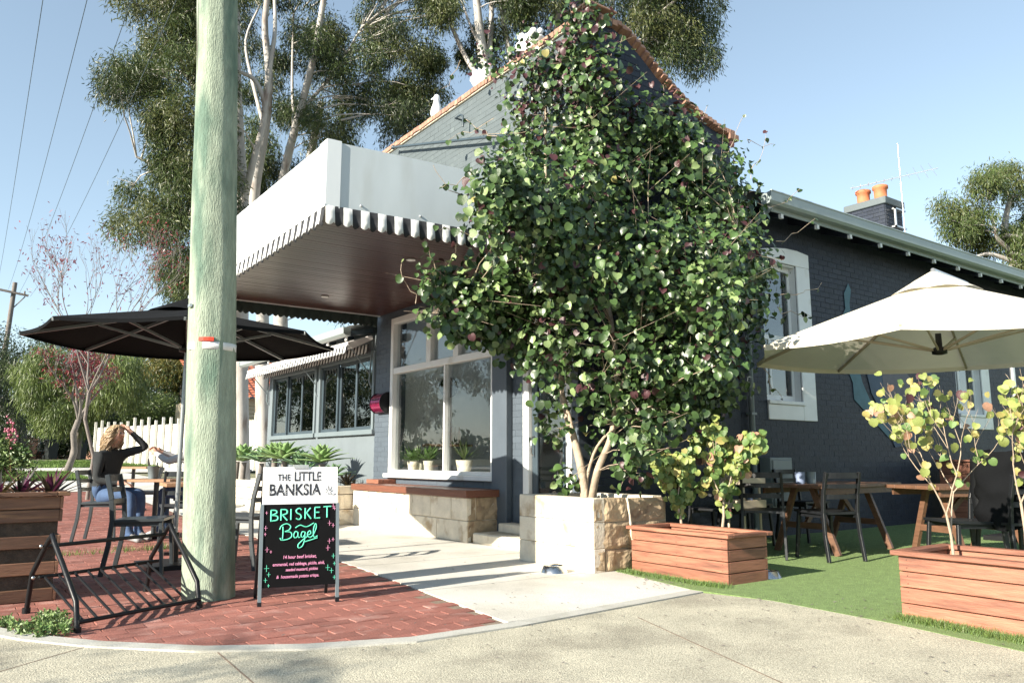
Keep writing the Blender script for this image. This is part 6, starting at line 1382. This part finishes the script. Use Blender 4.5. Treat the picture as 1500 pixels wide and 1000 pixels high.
labs = ['leftmost large pale green agave just right of the utility pole', 'agave behind and between the two left agaves near the pole', 'big pale agave above the left edge of the white sign', 'agave towards the wall above the middle of the sign', 'big bright agave above the right edge of the sign', 'agave spilling over the bed just right of the sign', 'small agave at the front of the bed left of the sign', 'agave at the front of the bed behind the sign', 'lowest agave beside the pole at the front of the bed']
for k, ((x, y, X, R), lab) in enumerate(zip(pos_ag, labs)):
    p = PX(x, y, X); agave((float(p[0]), float(p[1]), .55), R*.85, 26, lab, K['agave'] if k % 2 == 0 else K['agave2'], 40+k)
def spiky(name, label, cat, pts, m_s, L, w, nl, root, zz, el=(.3, 1.4)):
    t = thing(name, label, cat, root); 
    for (x, y) in pts:
        for k in range(nl):
            a = rnd.uniform(0, 6.28); e = rnd.uniform(*el); l_ = rnd.uniform(*L); mb = MB(); S = 4; vs = []
            for i in range(S+1):
                u = i/S; ww = w*math.sin(math.pi*min(1, .2+u*.8))**.7*(1-u**4)+.0005; r_ = l_*u*math.cos(e)*(1+.25*u); z = l_*u*math.sin(e)*(1-.12*u)
                for s, dz in ((-1, .4), (0, 0), (1, .4)): vs.append((x+r_*math.cos(a)-s*ww*math.sin(a)*.5, y+r_*math.sin(a)+s*ww*math.cos(a)*.5, zz+z+dz*ww*.5))
            mb.add(vs, [(3*i+j, 3*i+j+1, 3*i+4+j, 3*i+3+j) for i in range(S) for j in (0, 1)], 0, True)
            part('leaf', mb, m_s[rnd.choices(range(len(m_s)), [5, 3, 2][:len(m_s)])[0]], t, world=True, fix=False)
    return t
spiky('bronze_succulent', 'dark bronze succulents in the bed right of the agaves', 'plant', [(5.0+.12*(k % 4), 11.25+.28*k) for k in range(7)], [K['rhoeo2'], K['rhoeo3']], (.12, .3), .035, 16, (5.1, 11.6, .55), .55)
spiky('purple_plant', 'purple and bronze leaved plants filling the tall slatted planter', 'plant', [(-.30+.155*k, 6.5+.17*(k % 3)) for k in range(7)], [K['rhoeo2'], K['rhoeo'], K['rhoeo3']], (.15, .30), .036, 26, (.3, 6.6, .66), .68)
fl_ = thing('flowering_plant', 'bushy green plant with pink flower spike behind the purple leaves', 'plant', tuple(P(30, 690, 6.3)))
c = np.array([P(x, y, 6.45) for x, y in sample_poly([(-30, 660), (0, 648), (38, 652), (50, 690), (-30, 700)], 30)]); gum_foliage(c, np.full(30, .06), 14, 'foliage', [K['vine4'], K['vine1']], fl_, L=(.025, .045), W=.022, sprig=6, sr=.03, droop=.1)
s0, s1 = P(16, 690, 6.4), P(17, 620, 6.4); part('flower_stem', MB().tube([s0, P(14, 655, 6.4), s1], .005, 5), K['rhoeo3'], fl_, world=True)
m = MB(); 
for k in range(40): p = P(16+rnd.gauss(0, 5), 635+rnd.gauss(0, 9), 6.4+rnd.uniform(-.04, .04)); m.ball(p, .010, 5, 3)
part('petal', m, K['petal'], fl_, world=True, kind='stuff')
# weeds at the kerb by the bike rack
wd = thing('weed', 'small green leafy weed at the kerb in front of the bike rack', 'weed', on(75, 920, 0))
c = np.array([PG(x, y, .03) for x, y in sample_poly([(20, 915), (60, 905), (80, 895), (95, 905), (105, 922), (60, 930), (25, 925)], 26)]); gum_foliage(c, np.full(26, .028), 10, 'foliage', [K['vine4'], K['yel4']], wd, L=(.015, .035), W=.016, sprig=5, sr=.012, droop=-.3)
wd = thing('weed', 'tiny weed patch at the kerb at the left edge of the picture', 'weed', on(8, 915, 0))
c = np.array([PG(x, y, .015) for x, y in sample_poly([(-10, 908), (14, 908), (16, 918), (-10, 920)], 10)]); gum_foliage(c, np.full(10, .02), 8, 'foliage', [K['vine4'], K['yel4']], wd, L=(.012, .025), W=.012, sprig=5, sr=.01, droop=-.3)
# fallen leaves
m = MB(); rnd.seed(5)
for k in range(420):
    x, y = rnd.choice([(rnd.uniform(520, 1480), rnd.uniform(860, 990)), (rnd.uniform(1000, 1340), rnd.uniform(872, 915)), (rnd.uniform(300, 900), rnd.uniform(780, 950)), (rnd.uniform(930, 1010), rnd.uniform(838, 862))])
    p = PG(x, y, .008); a = rnd.uniform(0, 6.28); L = rnd.uniform(.004, .018); w_ = L*.35
    d = Vector((math.cos(a), math.sin(a), 0)); s = Vector((-d.y, d.x, 0)); p = Vector(p)
    m.add([p-d*L, p+s*w_+Vector((0, 0, .005)), p+d*L+Vector((0, 0, .003)), p-s*w_+Vector((0, 0, .004))], [(0, 1, 2, 3)])
o = part('fallen_leaves', m, K['twig'], fix=False); o['kind'] = 'stuff'
# ================================================================ PEOPLE
def person(label, loc, rz, J, rad, edges, matzones, scale=1., hairfn=None):
    t = thing('person', label, 'person', loc, rz); names = list(J); idx = {n: i for i, n in enumerate(names)}
    me = bpy.data.meshes.new('body'); me.from_pydata([Vector(J[n])*scale for n in names], [(idx[a], idx[b]) for a, b in edges], [])
    o = bpy.data.objects.new('body', me); sc.collection.objects.link(o)
    sk = o.modifiers.new('skin', 'SKIN'); 
    for n in names:
        v = me.skin_vertices[0].data[idx[n]]; r = rad[n]; v.radius = (r[0]*scale, r[1]*scale) if isinstance(r, tuple) else (r*scale, r*scale)
    me.skin_vertices[0].data[idx['pelvis']].use_root = True
    ss = o.modifiers.new('sub', 'SUBSURF'); ss.levels = 2; ss.render_levels = 2
    bpy.context.view_layer.update(); dg = bpy.context.evaluated_depsgraph_get(); m2 = bpy.data.meshes.new_from_object(o.evaluated_get(dg)); bpy.data.objects.remove(o)
    mats = []; zone = []
    for mm, bones in matzones: mats.append(mm); zone.append([(Vector(J[a])*scale, Vector(J[b])*scale) for a, b in bones])
    m2.materials.clear()
    for mm in mats: m2.materials.append(mm)
    for p in m2.polygons:
        c = p.center; best = (9, 0)
        for zi, bs in enumerate(zone):
            for a, b in bs:
                ab = b-a; u = max(0, min(1, (c-a).dot(ab)/max(ab.length_squared, 1e-9))); dd_ = (a+ab*u-c).length
                if dd_ < best[0]: best = (dd_, zi)
        p.material_index = best[1]; p.use_smooth = True
    m2.name = 'body'; o = bpy.data.objects.new('body', m2); sc.collection.objects.link(o); o.parent = t; ROOTLOC[o.name] = (0, 0, 0)
    return t, o
# x forward, y left, z up.  Seated, bent forward, left hand raised to the forehead
def seated(arms):
    J = {'pelvis': (0, 0, .55), 'waist': (-.01, 0, .72), 'chest': (.02, 0, .93), 'neck0': (.05, 0, 1.08), 'neck': (.07, 0, 1.14), 'head0': (.10, 0, 1.20), 'head1': (.115, 0, 1.28), 'head2': (.11, 0, 1.345),
         'nose0': (.165, 0, 1.25), 'nose': (.212, 0, 1.238)}
    rad = {'pelvis': (.145, .125), 'waist': (.14, .105), 'chest': (.16, .11), 'neck0': (.07, .06), 'neck': .050, 'head0': (.068, .08), 'head1': (.075, .095), 'head2': (.055, .07), 'nose0': .035, 'nose': .012}
    E = [('pelvis', 'waist'), ('waist', 'chest'), ('chest', 'neck0'), ('neck0', 'neck'), ('neck', 'head0'), ('head0', 'head1'), ('head1', 'head2'), ('head1', 'nose0'), ('nose0', 'nose')]
    for s, n in ((1, 'l'), (-1, 'r')):
        kz = .53 if s < 0 else .56; kx = .46 if s < 0 else .40
        J.update({'hip'+n: (.04, s*.10, .53), 'mid'+n: (.24, s*.12, .55), 'knee'+n: (kx, s*.12, kz), 'calf'+n: (kx+.0, s*.12, .32), 'ankle'+n: (kx-.02, s*.12, .10), 'heel'+n: (kx-.04, s*.12, .04), 'toe'+n: (kx+.17, s*.13, .03)})
        rad.update({'hip'+n: .10, 'mid'+n: .088, 'knee'+n: .066, 'calf'+n: .056, 'ankle'+n: .042, 'heel'+n: .04, 'toe'+n: (.045, .028)})
        E += [('pelvis', 'hip'+n), ('hip'+n, 'mid'+n), ('mid'+n, 'knee'+n), ('knee'+n, 'calf'+n), ('calf'+n, 'ankle'+n), ('ankle'+n, 'heel'+n), ('ankle'+n, 'toe'+n)]
        sh, el, wr, pa, fdir, th = arms[n]
        J.update({'sh'+n: sh, 'el'+n: el, 'wr'+n: wr, 'pa'+n: pa}); rad.update({'sh'+n: .062, 'el'+n: .048, 'wr'+n: .032, 'pa'+n: (.035, .02)})
        E += [('chest', 'sh'+n), ('sh'+n, 'el'+n), ('el'+n, 'wr'+n), ('wr'+n, 'pa'+n)]
        f = Vector(fdir).normalized(); pa_ = Vector(pa); side = f.cross(Vector(th)).normalized()
        for k in range(4):
            a = pa_+side*(.016*(k-1.5))*1.15+f*.03; b = a+f*.035+Vector(th)*.012; c = b+f*(.03-.005*abs(k-1.2))+Vector(th)*.02
            J.update({f'f{k}a'+n: tuple(a), f'f{k}b'+n: tuple(b), f'f{k}c'+n: tuple(c)}); rad.update({f'f{k}a'+n: .009, f'f{k}b'+n: .0085, f'f{k}c'+n: .007}); E += [('pa'+n, f'f{k}a'+n), (f'f{k}a'+n, f'f{k}b'+n), (f'f{k}b'+n, f'f{k}c'+n)]
        a = Vector(wr).lerp(pa_, .6)+side*.03; b = a+side*.02+f*.03; J.update({'ta'+n: tuple(a), 'tb'+n: tuple(b)}); rad.update({'ta'+n: .011, 'tb'+n: .009}); E += [('pa'+n, 'ta'+n), ('ta'+n, 'tb'+n)]
    return J, rad, E
armsW = {'l': ((.06, .17, 1.02), (.36, .22, 1.10), (.23, .10, 1.27), (.18, .08, 1.32), (-.8, -.1, .35), (-.2, -.6, -.2)), 'r': ((.04, -.17, 1.0), (.07, -.24, .72), (.30, -.16, .69), (.37, -.13, .68), (1, .2, -.1), (0, 0, -1))}
J, rad, E = seated(armsW)
fing = lambda n: [(f'f{k}a'+n, f'f{k}b'+n) for k in range(4)]+[(f'f{k}b'+n, f'f{k}c'+n) for k in range(4)]+[('pa'+n, f'f{k}a'+n) for k in range(4)]+[('ta'+n, 'tb'+n), ('wr'+n, 'pa'+n)]
top_b = [('waist', 'chest'), ('chest', 'neck0'), ('chest', 'shl'), ('chest', 'shr'), ('shl', 'ell'), ('shr', 'elr'), ('ell', 'wrl'), ('elr', 'wrr'), ('pelvis', 'waist')]
leg_b = [a for n in 'lr' for a in (('hip'+n, 'mid'+n), ('mid'+n, 'knee'+n), ('knee'+n, 'calf'+n), ('calf'+n, 'ankle'+n))]
shoe_b = [a for n in 'lr' for a in (('heel'+n, 'toe'+n),)]
skin_b = [('neck', 'head0'), ('head0', 'head1'), ('head1', 'head2'), ('nose0', 'nose')]+fing('l')+fing('r')
wl = (wpos[0], wpos[1], -.02)
pw, bod = person('blond woman in dark knit jumper and jeans seated in profile, hand at her head', wl, IMR-R_(12), J, rad, E, [(K['knit'], top_b), (K['denim'], leg_b), (K['shoe'], shoe_b), (K['skin'], skin_b)], 1.02)
def strands(parent, n, cen, rr, m_, seed, fall=.32, wave=.02, back=-.05, scale=1.02):
    rnd.seed(seed); mb = MB(); cen = Vector(cen)
    for k in range(n):
        e = rnd.uniform(-.25, 1.5); g_ = 1.25 if e < .75 else .15; a = rnd.uniform(g_, 2*math.pi-g_)
        d = Vector((math.cos(a)*math.cos(e), math.sin(a)*math.cos(e), math.sin(e))); p = cen+Vector((d.x*rr[0], d.y*rr[1], d.z*rr[2])); q = [p]; L = fall*rnd.uniform(.55, 1.1); S = 7; ph = rnd.uniform(0, 6)
        for i in range(1, S+1):
            u = i/S; o2 = Vector((d.x, d.y, 0)); 
            if o2.length > 1e-3: o2.normalize()
            q.append(p+Vector((back*u*1.0, 0, 0))+o2*(.022*math.sin(u*2.2)+.004)+Vector((wave*math.sin(ph+u*9), wave*math.cos(ph+u*8), -L*u+d.z*.01)))
        mb.tube([x*scale for x in q], [.004, .0055, .006, .0055, .005, .004, .003, .0015], 4)
    return part('hair', mb, m_, parent, fix=False)
strands(bod, 620, (.098, 0, 1.285), (.092, .080, .080), K['hair'], 3, .27)
for s in (-1, 1): part('eye', MB().ball((.183, s*.032, 1.292), .011, 8, 5), K['ink'], bod)
part('mouth', MB().box((.186, -.02, 1.222), (.192, .02, 1.229)), K['redmetal'] if False else mat('lip', (.35, .12, .10), .5), bod)
armsG = {'l': ((.06, .17, 1.02), (.28, .24, .93), (.50, .12, 1.03), (.55, .08, 1.06), (.8, -.5, .3), (0, -.6, -.5)), 'r': ((.06, -.17, 1.02), (.30, -.22, .94), (.52, -.08, 1.05), (.57, -.05, 1.08), (.8, .5, .3), (0, .6, -.5))}
J, rad, E = seated(armsG)
pg_, bod2 = person('person in a grey top and jeans leaning forward, mostly hidden behind the utility pole', (float(p2[0]), float(p2[1]), -.02), IMR+R_(178), J, rad, E, [(K['greytop'], top_b), (K['denim'], leg_b), (K['shoe'], shoe_b), (K['skin'], skin_b)], 1.02)
strands(bod2, 380, (.098, 0, 1.285), (.105, .085, .085), K['brownhair'], 8, .24)
for s in (-1, 1): part('eye', MB().ball((.183, s*.032, 1.292), .011, 8, 5), K['ink'], bod2)
# two diners just inside the wing windows
for k, (x, y, X, lab, rz, hm) in enumerate([(516, 620, 6.0, 'blond diner seen through the right-hand wing window', R_(100), K['hair']), (432, 625, 6.1, 'dark-haired diner seen through the left-hand wing window', R_(-80), K['brownhair'])]):
    J, rad, E = seated(armsG); p = PX(x, y, X)
    t_, b_o = person(lab, (float(p[0]), float(p[1]), .35), rz, J, rad, E, [(K['greytop'], top_b), (K['denim'], leg_b), (K['shoe'], shoe_b), (K['skin'], skin_b)], 1.0); strands(b_o, 90, (.098, 0, 1.285), (.105, .085, .085), hm, 12+k, .2)
    for i in range(3): part('seat', MB().box((-.2, -.2, .10), (.2, .2, .47)), K['darkchair'], None) if False else None
